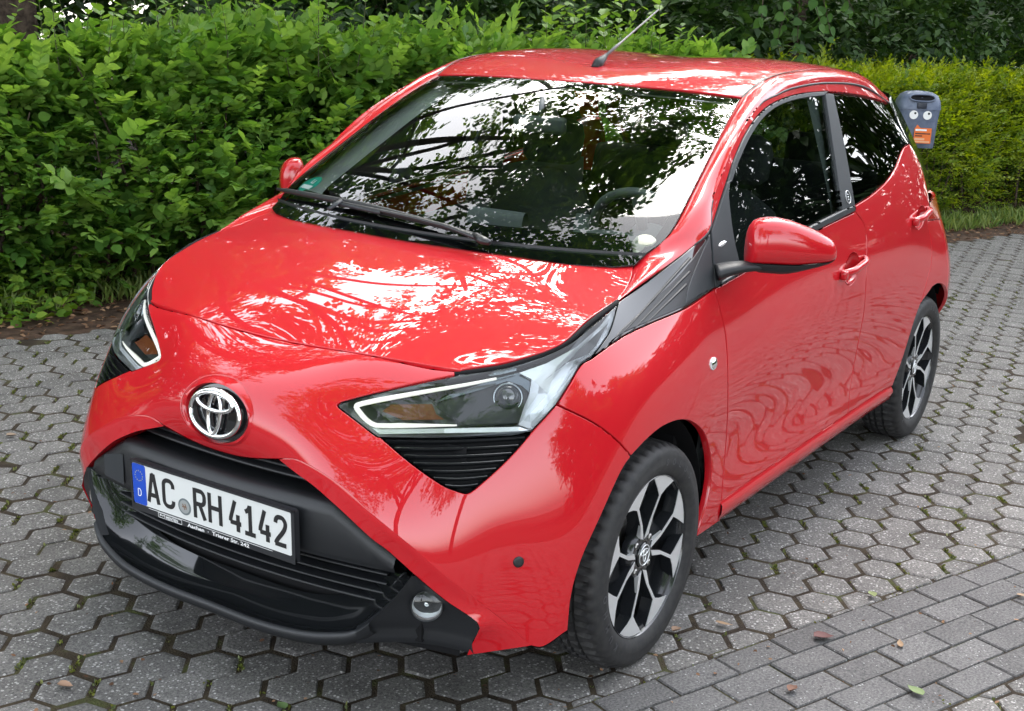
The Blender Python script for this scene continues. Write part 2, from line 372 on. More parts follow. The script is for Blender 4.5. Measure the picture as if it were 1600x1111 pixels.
L_lv_l = [(594, 682.5), (640, 722), (690, 757), (716, 768)]
L_lv_b = [(716, 768), (730, 771), (742, 764)]
L_lv_r = [(742, 764), (775, 735), (805, 705), (830.6, 675)]
L_arch_top = [(986.6, 713.4), (1012, 686.6), (1033.4, 669), (1052.3, 660), (1067.4, 657), (1081.3, 660), (1096.4, 671.5), (1105.3, 689), (1110.6, 715), (1111.5, 741), (1109, 765), (1103, 792), (1095, 817), (1088, 840)]
L_sillf = [(1088, 840), (1125, 814)]
L_fd = [(1127, 784), (1130.4, 740), (1136, 667), (1137.4, 597), (1135, 534), (1128, 493), (1117, 451)]
L_garn_low = [(1117, 451), (1074, 480), (1020, 503), (973.6, 525), (924, 560)]
L_door_bot = [(1324.5, 647), (1231, 711), (1127, 784)]
L_dd = [(1324.5, 647), (1329.5, 598), (1336, 562), (1346, 510), (1351, 478), (1353.5, 434), (1354.5, 373), (1349.7, 348.6), (1337, 331)]
L_belt = [(1337, 331), (1300, 348), (1262, 368), (1200, 404), (1117, 451)]
L_rd_bot = [(1394, 604), (1380, 610), (1324.5, 647)]
L_archr = [(1394, 604), (1410, 561), (1429, 500), (1439, 473)]
L_rd = [(1439, 473), (1446, 448), (1455, 412), (1455.5, 381), (1449.5, 345)]
L_rd_back = [(1449.5, 345), (1452, 318), (1444, 275), (1431, 241), (1421, 224)]
L_rwin_low = [(1421, 224), (1412, 232), (1400, 262), (1386, 283), (1363, 304), (1337, 321)]

def uv_curve(px, patch=SIDE, n=6): return patch.inv(crom(px, n))
# ---------------- front bumper (both halves in one skin)
lp = outline(SIDE, [('uv', [(0, 6.0)]), ('uv', [(k * hood_corner[0] / 12, 6.0 + (hood_corner[1] - 6.0) * (k / 12) ** 2) for k in range(13)]),
    [(711, 580), (711, 586)], [(711, 586), (640, 601), (565, 620), (532, 629)], L_hl_tip[::-1], L_hl_in[::-1], L_lv_l, L_lv_b, L_lv_r, L_hl_low[::-1], L_gap_bf[::-1], L_archf[::-1], L_bot[::-1], L_crease[::-1], L_nose,
    ('uv', [(0.0, SIDE.inv([(340, 707)])[0][1])])])
# emblem dish: an elliptical hole round the badge
front_yz = lambda P: np.where(P[..., :1] > .2, P[..., 1:], 99.)
EMB = np.array([0.0, SIDE.inv([(0, .660)], key=front_yz)[0][1]])
E0 = SIDE.P(0, EMB[1])[0]; EN = SIDE.N(0, EMB[1])[0]; EN[1] = 0; EN = unit(EN); EU = np.array([-EN[2], 0, EN[0]]); EY = np.array([0, 1., 0])
def ell(a, b, n=48, off=0.0, dz=0.0): return np.array([E0 + EN * off + EY * a * math.cos(t) + EU * (b * math.sin(t) + dz) for t in np.linspace(0, 2 * math.pi, n, endpoint=False)])
dish_o = SIDE.inv(ell(.112, .079)[:, 1:], key=front_yz)
# half ellipse cut out of the right-hand half outline along the seam
top_uv, bot_uv = dish_o[12], dish_o[36]
half = np.array([dish_o[(12 - k) % 48] for k in range(25)])     # from top, via +y side, to bottom
lp_b = np.concatenate([lp, [(0.0, half[-1][1] - 1e-4)], half[::-1][1:-1], [(0.0, half[0][1])]])
bumper = obj('front_bumper', *(lambda g: g[:2])(g := mirrored(cut(SIDE, lp_b, seam=True, gap=.0018, step=.018))), paint, car, normals=g[2])
# painted dish wall and dark floor round the badge
dv = [SIDE.P(*q)[0] for q in dish_o]; dv = np.array(dv); dn = np.array([SIDE.N(*q)[0] for q in dish_o])
d1 = ell(.100, .0685, off=-.008); d2 = ell(.098, .0665, off=-.020)
V, F = loft([dv + unit(dv - E0) * .004 - dn * .002, dv - dn * .0008, dv * .5 + d1 * .5 + dn * .0035, d1, d2], True); obj('emblem_dish', V, F, paint, bumper, angle=60)
# ---------------- wing, doors
def cup_loop(c, rx, ry, tilt):
    t = np.linspace(0, 2 * math.pi, 20, endpoint=False); a = R_(tilt); x, y = rx * np.cos(t), ry * np.sin(t)
    return SIDE.inv(np.stack([c[0] + x * math.cos(a) - y * math.sin(a), c[1] + x * math.sin(a) + y * math.cos(a)], 1))
cup_f, cup_r = cup_loop((1331, 420), 10.5, 25, 12), cup_loop((1438, 340), 6.5, 18, 14)
both('front_wing', *(lambda g: g[:2])(g := cut(SIDE, outline(SIDE, [L_gap_bf[::-1], L_arch_top, L_sillf, [(1125, 814), (1127, 784)], L_fd, L_garn_low, L_hl_rear[::-1]]), depth=.02, gap=.0024)), paint, car, normals=g[2])
doors_f = both('front_door', *(lambda g: g[:2])(g := cut(SIDE, outline(SIDE, [L_door_bot, L_fd, L_belt[::-1], L_dd[::-1]]), depth=.02, gap=.0026, holes=[cup_f])), paint, car, normals=g[2])
doors_r = both('rear_door', *(lambda g: g[:2])(g := cut(SIDE, outline(SIDE, [L_rd_bot, L_dd, [(1337, 331), (1337, 321)], L_rwin_low[::-1], L_rd_back[::-1], L_rd[::-1], L_archr[::-1]]), depth=.02, gap=.0026, holes=[cup_r])), paint, car, normals=g[2])
for cl, ds in ((cup_f, doors_f), (cup_r, doors_r)):                 # hollow cups behind the door pulls
    p = SIDE.P(cl[:, 0], cl[:, 1]); n = SIDE.N(cl[:, 0], cl[:, 1]); c = p.mean(0); nm = unit(n.mean(0))
    V, F = loft([p - n * .001] + [c + (p - c) * k - n * d for k, d in ((.97, .008), (.85, .017), (.55, .024), (.2, .027))], True); F.append(tuple(range(len(V) - 20, len(V))))
    both('handle_cup', V, F, paint, ds)
# ---------------- sill under the doors: from the door bottom line down and in
sill_top = SIDE.inv(crom([(1127, 784), (1231, 711), (1324.5, 647), (1380, 610), (1394, 604)], 6)); sp = SIDE.P(sill_top[:, 0], sill_top[:, 1])
g = []
for q in sp:
    x = q[0]; g.append([q + (0, -.010, .012), q + (0, -.004, 0), q + (0, .004, -.012), (x, q[1] + .004, .262), (x, q[1] - .006, .235), (x, q[1] - .030, .212), (x, q[1] - .10, .205)])
both('sill', *loft(g), paint, car, angle=40)
# ---------------- rear quarter and tail (behind the rear wheel)
k_r = SIDE.inv([(1439, 473)])[0]; th = np.radians(np.linspace(98, -40, 14)); ra = .345
arch_rear = SIDE.inv(np.stack([RAX - ra * np.cos(th) * 1.0, AX + ra * np.sin(th)], 1), key=lambda P: np.where((P[..., 1:2] > .55), P[..., [0, 2]], 99.))
arch_uv = np.concatenate([[k_r], arch_rear])
lamp_uv = uv_curve(L_rd[1:])
u_end, v_tl, v_th = float(NU), 5.05, 7.6
tail = np.concatenate([arch_uv, [(u, .6) for u in np.linspace(arch_uv[-1][0] + .1, u_end, 10)], [(u_end, 4.55)], [(u, 4.55) for u in np.linspace(u_end - .2, 19.2, 8)], [(18.45, 4.75)], SIDE.inv([(1449.5, 345)]), lamp_uv[::-1]])
obj('rear_quarter', *(lambda g: g[:2])(g := mirrored(cut(SIDE, tail, seam=False, gap=.0015, step=.03))), paint, car, normals=g[2])
lamp = np.concatenate([SIDE.inv([(1449.5, 345)]), [(18.45, 4.75), (19.2, 4.6), (19.25, 5.7), (18.4, 5.75)], SIDE.inv([(1453, 316)])])
both('tail_light', *(lambda g: g[:2])(g := cut(SIDE, lamp, step=.03)), mat('tail_lamp_red', (.45, .02, .015), .1, 0, .5, 1.0), car, normals=g[2])
# ---------------- bonnet
hl_h = HOOD.inv(crom([(710.7, 579.4), (791.7, 566.4), (872.8, 540.5), (920, 500), (967, 468)], 6))
hs_h = HOOD.inv(crom([(967, 468), (979.4, 451.6), (987, 437), (992, 414)], 5))
fr = [(u, 0.0) for u in np.linspace(0, hl_h[0][0], 14)]; rr = [(u, 5.0) for u in np.linspace(hs_h[-1][0], 0, 14)]
hl = np.concatenate([fr, hl_h[1:], hs_h[1:], rr[1:]])
obj('bonnet', *(lambda g: g[:2])(g := mirrored(cut(HOOD, hl, seam=True, gap=.0036, depth=.02))), paint, car, normals=g[2])
# ---------------- roof
re_ = [(u, 0.0) for u in np.linspace(0, 4, 14)] + [(4.0, v) for v in np.linspace(.2, 6, 24)] + [(u, 6.0) for u in np.linspace(3.8, 0, 12)]
roof = obj('roof', *(lambda g: g[:2])(g := mirrored(cut(ROOF, np.array(re_), seam=True, gap=.001, step=.03))), paint, car, normals=g[2])
# ---------------- windscreen: dark border and clear middle
w_edge = WIND.inv(crom([(992, 414), (1009, 397), (1048, 363), (1102, 260), (1131, 202), (1157, 154)], 6))
wl = np.concatenate([[(u, .12) for u in np.linspace(0, 2.7, 12)], w_edge, [(u, 4.97) for u in np.linspace(w_edge[-1][0] - .1, 0, 12)]])
obj('windscreen', *(lambda g: g[:2])(g := mirrored(cut(WIND, wl, seam=True, gap=.001, depth=.006, step=.03, bev=.001))), wind_glass, car, normals=g[2])
we2 = np.array([(w_edge[k][0] - (.14 if k > 8 else .12), w_edge[k][1]) for k in range(6, len(w_edge))])
inner = np.concatenate([[(u, .78 + .10 * (u / 2.6) ** 2) for u in np.linspace(0, 2.55, 10)], we2, [(u, 4.80) for u in np.linspace(we2[-1][0] - .1, 0, 10)]])
ring = np.concatenate([wl, inner[::-1]])
fr_g = mirrored(cut(WIND, ring, seam=True, gap=.002, depth=.003, step=.03, off=-.003, bev=.0005))
obj('windscreen_border', fr_g[0], fr_g[1], frit, car, normals=fr_g[2])
# ---------------- A-pillar and roof rail strip
in_c = [(.02,.663,.921),(-.06,.646,.945),(-.147,.614,.971),(-.19,.622,.997),(-.276,.650,1.048),(-.402,.634,1.120),(-.532,.613,1.193),(-.698,.585,1.284),(-.876,.553,1.364),(-.965,.560,1.401),(-1.10,.564,1.426),(-1.35,.567,1.439),(-1.65,.559,1.437),(-1.95,.542,1.415),(-2.15,.517,1.373)]
gp = [((968, 468), .668), ((1000, 446), .676), ((1046, 412), .688), ((1078, 387.7), .697), ((1109.5, 358), .706), ((1112, 319), .684), ((1126, 279), .661), ((1147, 227), .640), ((1172, 184), .624), ((1193, 157), .616), ((1212, 148), .613), ((1240, 136), .611), ((1292, 128.4), .606), ((1350, 134), .600), ((1390, 160), .586)]
out_c = [at(p, 1, y) for p, y in gp]
I = np.concatenate([resample(crom(in_c[:3], 8), 9)[:-1], resample(crom(in_c[2:9], 8), 31)[:-1], resample(crom(in_c[8:], 8), 26)])
oc = crom(out_c, 10); cut1 = 40 + 5; O_ = np.concatenate([resample(oc[:31], 9)[:-1], resample(oc[30:91], 31)[:-1], resample(oc[90:], 26)])
secs = []
for k, (a, b) in enumerate(zip(I, O_)):
    bd = unit(np.array([.35, .75, .65]) if k < 39 else np.array([0, .7, .75])); w = np.linalg.norm(b - a); hgt = min(.2 * w, .012)
    sec = [a - bd * .014]
    for t in np.linspace(0, 1, 7): sec.append(a + (b - a) * t + bd * hgt * (1 - abs(2 * t - 1) ** 2.6))
    sec.append(b - np.array([0, .014, 0])); secs.append(sec)
V, F = loft(secs); F = [tuple(reversed(f)) for f in F]
both('roof_pillar', V, F, paint, car, angle=50)
gl_ = [p + (0, -.002, -.003) for p in O_[9:]]; both('door_gap_line', *tube(gl_, .0042, 6), seal_m, car)  # dark strip that draws the shaded door gap as an even line
# roof ditch strip
dsec = [[p + (0, -.004, .002), p + (0, .004, .002)] for p in np.array(I)[38:]]
both('roof_ditch', *loft(dsec), seal_m, car)
# ---------------- side windows
win_f_top = [(1143, 283), (1153.5, 251.6), (1171.8, 212), (1193, 181), (1217.7, 163), (1251.4, 152), (1289, 147.5)]
gf = outline(SIDE, [win_f_top, [(1289, 147.5), (1303, 240), (1316, 328)], [(1316, 328), (1262, 355), (1200, 392), (1128, 435)], [(1128, 435), (1135, 360), (1143, 283)]])
both('front_window', *(lambda g: g[:2])(g := cut(SIDE, gf, gap=.001, depth=.004, step=.03, off=-.006)), side_glass, doors_f, normals=g[2])
gr = outline(SIDE, [[(1302, 147.5), (1343, 150.5), (1383, 160)], [(1383, 160), (1404, 195), (1421, 224)], L_rwin_low, [(1337, 321), (1322, 240), (1302, 147.5)]])
both('rear_window', *(lambda g: g[:2])(g := cut(SIDE, gr, gap=.001, depth=.004, step=.03, off=-.004)), dark_glass, doors_r, normals=g[2])
# red door frame above the windows
fr_top = [(1109.5, 358), (1112, 319), (1126, 279), (1147, 227), (1172, 184), (1193, 157), (1212, 148), (1240, 136), (1292, 128.4)]
ff = outline(SIDE, [fr_top, [(1292, 128.4), (1296, 142)], [(1296, 142), (1251, 146.5), (1215, 158.5), (1189, 177.5), (1167, 209), (1148.5, 250), (1138, 282), (1124, 325), (1112.5, 362)]])
both('door_frame', *(lambda g: g[:2])(g := cut(SIDE, ff, gap=.002, depth=.02, step=.012, off=-.004)), paint, doors_f, normals=g[2])
rf_ = outline(SIDE, [[(1292, 128.4), (1320, 129), (1350, 134), (1370, 143), (1390, 160)], [(1390, 160), (1384, 158), (1343, 147.5), (1296, 143)]])
both('door_frame', *(lambda g: g[:2])(g := cut(SIDE, rf_, gap=.002, depth=.02, step=.012, off=-.004)), paint, doors_r, normals=g[2])
# black window seal, belt moulding and centre post
sl = outline(SIDE, [[(1138, 284), (1148.5, 250), (1167, 209), (1189, 177.5), (1215, 158.5), (1251, 146.5), (1296, 142)], [(1296, 142), (1289, 149)], [(1289, 149), (1251.4, 154), (1218.5, 165), (1195, 183), (1174, 213), (1156, 252), (1145, 284)]])
both('window_seal', *(lambda g: g[:2])(g := cut(SIDE, sl, gap=.0005, depth=.02, step=.012, off=-.001)), seal_m, doors_f, normals=g[2])
bp = outline(SIDE, [[(1289, 146), (1302, 146)], [(1302, 146), (1322, 240), (1336, 322)], [(1336, 322), (1316, 330)], [(1316, 330), (1303, 240), (1289, 146)]])
both('centre_post', *(lambda g: g[:2])(g := cut(SIDE, bp, gap=.001, depth=.02, step=.015, off=.0015)), plastic_g, doors_f, normals=g[2])
bl = outline(SIDE, [[(1316, 328), (1262, 356), (1200, 394), (1126, 440)], [(1126, 440), (1122, 449)], [(1122, 449), (1200, 403), (1262, 367), (1335, 330)], [(1335, 330), (1334, 321)], [(1334, 321), (1316, 328)]])
both('belt_moulding', *(lambda g: g[:2])(g := cut(SIDE, bl, gap=.0005, depth=.016, step=.012, off=.006, bev=.004)), seal_m, doors_f, normals=g[2])
# mirror corner plate (matte black triangle) and gloss black corner garnish in front of it
tri = outline(SIDE, [[(1143.5, 281), (1139, 300), (1147, 370), (1160, 425)], [(1160, 425), (1140, 437), (1119, 450)], [(1119, 450), (1116, 420), (1111.5, 362)], [(1111.5, 362), (1124, 325), (1138, 283)]])
both('mirror_corner', *(lambda g: g[:2])(g := cut(SIDE, tri, gap=.001, depth=.02, step=.015, off=.001)), plastic_g, doors_f, normals=g[2])
gn = outline(SIDE, [[(969.5, 469.5), (1000, 448), (1046, 414), (1078, 389.5), (1109.5, 361)], [(1109.5, 361), (1114, 420), (1117, 451)], L_garn_low, L_hl_rear2])
g = cut(SIDE, gn, gap=.001, depth=.02, step=.012, off=-.002)
garn = both('corner_garnish', g[0], g[1], gloss, car, normals=g[2])
tp = outline(SIDE, [[(1109, 366), (1113, 420), (1116, 449)], [(1116, 449), (1070, 476)], [(1070, 476), (1078, 440), (1109, 366)]])
both('garnish_panel', *(lambda g: g[:2])(g := cut(SIDE, tp, gap=.0005, depth=.006, step=.015, off=.002)), plastic_g, garn, normals=g[2])
gq = outline(SIDE, [[(948, 545), (968, 518), (1000, 488), (1045, 447), (1072, 418), (1104, 374)], [(1104, 374), (1112, 420), (1116, 449)], [(1116, 449), (1074, 477), (1020, 500), (973.6, 521), (940, 546)]])
both('garnish_dark_overlay', *(lambda g: g[:2])(g := cut(SIDE, gq, gap=.0005, depth=.004, step=.012, off=.0)), plastic, garn, normals=g[2])  # flush matte overlay, its darkness imitating a face turned from the sky
for k in range(3):                               # raised ribs of the garnish
    a0, a1 = [((962, 533), (1078, 404)), ((985, 520), (1077, 425)), ((1003, 512), (1072, 445))][k]
    uvs = SIDE.inv(np.array([a0 + (np.array(a1) - a0) * t for t in np.linspace(0, 1, 10)])); pp = SIDE.P(uvs[:, 0], uvs[:, 1]) + SIDE.N(uvs[:, 0], uvs[:, 1]) * .000
    both('garnish_rib', *tube(pp, np.linspace(.001, .004, 10), 8), plastic, garn)
# ---------------- tailgate: painted below, glass above, closing the back
def rear_sec(y):
    k = abs(y) / .52; return [(-2.16 + .03 * k, y, 1.408 - .036 * k * k), (-2.32 + .03 * k, y * 1.03, 1.375 - .03 * k), (-2.36, y * 1.02, 1.35 - .03 * k), (-2.46, y * 1.12, 1.21 - .03 * k), (-2.58, y * 1.2, 1.06 - .03 * k), (-2.66 + .03 * k, y * 1.2, .95), (-2.70 + .03 * k, y * 1.16, .88)]
ys = np.linspace(-.52, .52, 13)
S_ = [rear_sec(y) for y in ys]
obj('spoiler', *loft([s[:3] for s in S_]), paint, car, angle=40)
obj('rear_screen', *loft([s[2:6] for s in S_]), dark_glass, car)
obj('tailgate', *loft([[np.array(p) - (.005 if i == 0 else 0, 0, 0) for i, p in enumerate(s[5:])] + [np.array((-2.72, s[6][1], .72))] for s in S_]), paint, car)
# C-pillar edge behind the rear window
cp0 = crom([at((1390, 161), 1, .588), at((1404, 195), 1, .63), at((1421, 224), 1, .662), at((1440, 262), 1, .672), at((1454, 318), 1, .69)], 5)
cp1 = crom([(-2.20, .53, 1.36), (-2.36, .53, 1.32), (-2.46, .58, 1.18), (-2.58, .62, 1.03), (-2.66, .62, .92)], 5)
both('rear_pillar', *loft([[a + (0, 0, .001), a * .5 + b * .5 + np.array((-.01, .02, .01)), b] for a, b in zip(cp0, cp1)]), gloss, car)
# ================================================================== FRONT FASCIA
K_in = np.array([(.6835,.184,.585),(.687,.240,.566),(.685,.291,.547),(.681,.370,.506),(.668,.438,.459),(.654,.474,.435),(.634,.536,.387),(.603,.596,.334),(.576,.635,.302),(.562,.658,.280),(.556,.652,.258),(.552,.636,.225),(.552,.622,.190)])
cu = SIDE.inv(crom([(437, 718), (470, 722), (531, 760), (580, 805), (647, 860), (697, 904), (746, 941), (800, 983), (826, 1009.5)], 6)); K_cr = SIDE.P(cu[:, 0], cu[:, 1])
a, b = resample(K_cr, 40), resample(crom(K_in, 6), 40)
V, F = loft([[p + unit(p - q + (1e-6, 0, 0)) * .004 + (-.003, 0, 0)] + [p + (q - p) * t + (-.0012 * (1 - t), 0, 0) for t in np.linspace(0, 1, 4)] + [q + (-.045, -.012, 0)] for p, q in zip(a, b)])
both('grille_surround', V, [tuple(reversed(f)) for f in F], paint, bumper, angle=25)
# underside of the bumper corner
cb = SIDE.inv(crom([(826, 1009.5), (850, 1011), (888, 985)], 6)); kb = SIDE.P(cb[:, 0], cb[:, 1])
V, F = loft([[p, p + (-.02, -.03, -.004), (p[0] - .08, .58, .19)] for p in kb]); both('bumper_underside', V, F, plastic, bumper)
# lower edge of the nose, turned back into the grille
nv = SIDE.inv([(347, 708.5)])[0][1]; uu = np.linspace(0, SIDE.inv([(437, 718.4)])[0][0], 10); nb = SIDE.inv(crom([(437, 718.4), (392, 716.6), (347, 708.5), (340, 706.5)], 5)); q = SIDE.P(nb[:, 0], nb[:, 1])
half = [[p, p + (-.012, 0, -.004), p + (-.05, 0, .004)] for p in q]; full = half + [[np.array(r) * (1, -1, 1) for r in s] for s in half[::-1]]
obj('nose_edge', *loft(full), paint, bumper, angle=40)
def xb(y): return .708 - .23 * y * y
YS = np.linspace(-.49, .49, 33)
def bar(y, prof, fx=xb): return [(fx(y) + dx, y, z) for dx, z in prof]
beam = obj('bumper_bar', *loft([bar(y, [(dx, z - (max(0, abs(y) - .34) * .62 if z > .45 else 0)) for dx, z in ((-.10, .512), (-.045, .516), (-.018, .517), (-.004, .507), (.002, .488), (.0, .40), (-.006, .384), (-.022, .376), (-.10, .374))]) for y in YS]), plastic, car)
for z, d in ((.572, -.060), (.556, -.052), (.540, -.044)):
    obj('grille_slat', *loft([bar(y, [(d - .05, z + .004), (d - .006, z + .004), (d, z), (d - .006, z - .005), (d - .05, z - .006)]) for y in np.linspace(-.46, .46, 25)]), plastic, beam)
for z, d in ((.352, -.05), (.330, -.048), (.308, -.046), (.286, -.046)):
    obj('grille_slat', *loft([bar(y, [(d - .05, z + .003), (d - .005, z + .003), (d, z), (d - .005, z - .004), (d - .05, z - .005)]) for y in np.linspace(-.44, .44, 25)]), plastic, beam)
obj('grille_backing', *loft([[(xb(y) - .11, y, z) for z in (.16, .3, .45, .66)] for y in np.linspace(-.58, .58, 9)]), black, beam)
# towing-eye cover and parking sensor on the right end of the bar
yt = -.40; P_ = []
for y in np.linspace(-.335, -.425, 6): P_.append([(xb(y) + .004, y, z - max(0, abs(y) - .34) * (.3 if z > .45 else 0)) for z in (.480, .476, .405, .400)])
obj('towing_eye_cover', *loft(P_), plastic_g, beam, angle=40)
# lower lip, gloss tray and fog lamp panel
rid = np.array([(.727,0,.197),(.731,.150,.200),(.728,.276,.211),(.712,.365,.226),(.694,.428,.250),(.666,.487,.315),(.640,.530,.385)])
bak = np.array([(.622,0,.240),(.626,.150,.243),(.620,.250,.252),(.604,.330,.272),(.594,.385,.306),(.588,.425,.355),(.582,.455,.405)])
ridc, bakc = crom(rid, 8), crom(bak, 8)
def sym_sec(h): return [[np.array(p) * (1, -1, 1) for p in s] for s in h[:0:-1]] + h
lip = obj('lower_lip', *loft(sym_sec([[p + (-.005, 0, .002), p + (.001, 0, .001), p + (.006, .002, -.004), p + (.003, .003, -.020), p + (-.014, .002, -.034), p + (-.08, 0, -.038)] for p in ridc[:36]])), plastic, car, angle=60)
obj('intake_tray', *loft(sym_sec([[r + (-.004, 0, .001)] + [r * (1 - t) + k * t - np.array((0, 0, .022 * math.sin(math.pi * t))) for t in (.15, .4, .7, 1)] for r, k in zip(ridc, bakc)])), gloss, lip, angle=60)
A_ = resample(np.concatenate([ridc[:30:-1]]), 12)                                   # from the apex down along the ridge
B_ = resample(crom([(.636,.538,.386),(.603,.594,.333),(.574,.633,.300),(.558,.652,.276),(.552,.645,.248),(.549,.633,.226)], 6), 12)
secs = []
for p, q in zip(A_, B_):
    s = [p + (q - p) * t + np.array((-.026, -.010, .0)) * math.sin(math.pi * t) * min(1, np.linalg.norm(q - p) * 8) for t in np.linspace(0, 1, 7)]; secs.append([p + (-.02, -.01, 0)] + s)
last = secs[-1]; secs.append([np.array(p) + (.004, .002, -.014) for p in last]); secs.append([np.array(p) + (-.006, 0, -.034) for p in last]); secs.append([np.array(p) + (-.08, -.02, -.036) for p in last])
fogp = both('fog_lamp_panel', *loft(secs), plastic, car, angle=50)
# fog lamp: ring, bowl, clear cover
fc = at((667, 946), 1, .548); fn = unit((.80, .56, .10)); fu = unit(np.cross(fn, (0, 0, 1))); fv = np.cross(fu, fn)
def disc(r, d, n=28): return np.array([fc + fn * d + r * (math.cos(t) * fu + math.sin(t) * fv) for t in np.linspace(0, 2 * math.pi, n, endpoint=False)])
V, F = loft([disc(.037, -.02), disc(.037, .004), disc(.035, .007), disc(.033, .005), disc(.032, -.01)], True); fog = both('fog_lamp', V, F, plastic, car, angle=40)
V, F = loft([disc(.0325, .003), disc(.030, -.008), disc(.018, -.018), disc(.006, -.020)], True); F.append(tuple(range(len(V) - 28, len(V)))); both('reflector', V, F, reflector, fog)
V, F = loft([disc(.008, -.027), disc(.008, -.012), disc(.005, -.009), disc(.001, -.008)], True); both('bulb_cap', V, F, reflector, fog)
V, F = loft([disc(.033, .005), disc(.026, .009), disc(.014, .0115), disc(.002, .012)], True); both('cover', V, F, lens_glass, fog)
su = SIDE.inv([(810, 878)])[0]; sc_, sn = SIDE.P(*su)[0], SIDE.N(*su)[0]; s1 = unit(np.cross(sn, (0, 0, 1))); s2 = np.cross(s1, sn)
def sdisc(c, n_, e1, e2, r, d, n=20, k=1.): return np.array([c + n_ * d + r * (k * math.cos(t) * e1 + math.sin(t) * e2) for t in np.linspace(0, 2 * math.pi, n, endpoint=False)])
V, F = loft([sdisc(sc_, sn, s1, s2, r, d) for r, d in ((.0125, -.004), (.0125, .002), (.011, .0035), (.006, .0038))], True); F.append(tuple(range(len(V) - 20, len(V)))); both('parking_sensor', V, F, plastic, bumper, angle=50)
# ---------------- emblem: black base and three chrome rings
bs = [ell(.099, .0675, off=-.019), ell(.085, .058, off=-.017), ell(.04, .028, off=-.014), ell(.004, .003, off=-.013)]
V, F = loft(bs, True); F.append(tuple(range(len(V) - 48, len(V)))); emb = obj('emblem', V, F, gloss, car)
def ering(a, b, dz, w, off, taper=0.0):
    t = np.linspace(0, 2 * math.pi, 49)[:-1]; secs = []
    for q in t:
        c = E0 + EN * off + EY * a * math.cos(q) + EU * (b * math.sin(q) + dz); o = unit(EY * math.cos(q) * b + EU * math.sin(q) * a); ww = w * (1 + taper * math.sin(q))
        secs.append([c + o * ww * math.cos(p) + EN * .006 * math.sin(p) for p in np.linspace(0, 2 * math.pi, 11)[:-1]])
    secs.append(secs[0]); return loft(secs, True)
obj('emblem_ring', *ering(.0775, .0535, 0, .0062, -.004), chrome, emb)
obj('emblem_ring', *ering(.0555, .0205, .0265, .0055, -.001), chrome, emb)
obj('emblem_ring', *ering(.0190, .0475, .0, .0055, -.003), chrome, emb)
# ---------------- number plate
PC = np.array([.7223, 0, .4366]); pth = -.03867; PU = np.array([-math.sin(pth), 0, math.cos(pth)]); PN = np.array([math.cos(pth), 0, math.sin(pth)])
def pl(s, h, d=0.0): return PC + np.array([0, 1., 0]) * s / 1000 + PU * h / 1000 + PN * d / 1000
def prect(s0, s1, h0, h1, d0, d1, r=4):
    c = []
    for cx, cy, a0 in ((s1 - r, h1 - r, 0), (s0 + r, h1 - r, 90), (s0 + r, h0 + r, 180), (s1 - r, h0 + r, 270)):
        for k in range(5): a_ = R_(a0 + 22.5 * k); c.append((cx + r * math.cos(a_), cy + r * math.sin(a_)))
    V, F = loft([[pl(x, y, d0) for x, y in c], [pl(x, y, d1) for x, y in c]], True); F.append(tuple(range(20, 40))); return V, F
frame = obj('plate_frame', *prect(-264, 268, -70, 59, -14, -1.0, 8), mat('plate_frame_black', (.02, .021, .024), .35), car, smooth=False)
pwhite = mat('plate_white', (.60, .61, .60), .4); pblue = mat('plate_blue', (.008, .06, .42), .4); pblack = mat('plate_black', (.01, .01, .011), .5); pprint = mat('white_print', (.75, .75, .75), .5)
V, F = prect(-257.5, 257.5, -52.5, 52.5, -1, .6, 7); plate = obj('number_plate', V, F, pwhite, car, smooth=False)
for nm, q in (('frame_edge', (-264, 268, 53.2, 59, -2, 2.2, 2)), ('frame_edge', (-264, -258.5, -70, 59, -2, 2.2, 2)), ('frame_edge', (258.5, 268, -70, 59, -2, 2.2, 2)), ('frame_edge', (-264, 268, -70, -53.5, -2, 1.6, 2))):
    obj(nm, *prect(*q), frame.data.materials[0], frame, smooth=False)
obj('blue_field', *prect(-257, -211, -52, 52, .5, .9, 6), pblue, plate, smooth=False)
def stroke(path, w, d0=.6, d1=1.5):                # flat embossed stroke of width w following a path in plate millimetres
    P = np.asarray(path, float); T = unit(np.gradient(P, axis=0)); N_ = np.stack([-T[:, 1], T[:, 0]], 1); L_, R__ = P + N_ * w / 2, P - N_ * w / 2
    V = [pl(*p, d1) for p in L_] + [pl(*p, d1) for p in R__] + [pl(*p, d0) for p in L_] + [pl(*p, d0) for p in R__]; n = len(P); F = []
    for i in range(n - 1): F += [(i, i + 1, n + i + 1, n + i), (i, 2 * n + i, 2 * n + i + 1, i + 1), (n + i, n + i + 1, 3 * n + i + 1, 3 * n + i)]
    return np.array(V), F
def poly(*p): return np.array(p, float)
def dens(P, k=6): P = np.asarray(P, float); return np.concatenate([P[i] + (P[i + 1] - P[i]) * np.linspace(0, 1, k)[:, None][: k - (i < len(P) - 2)] for i in range(len(P) - 1)])
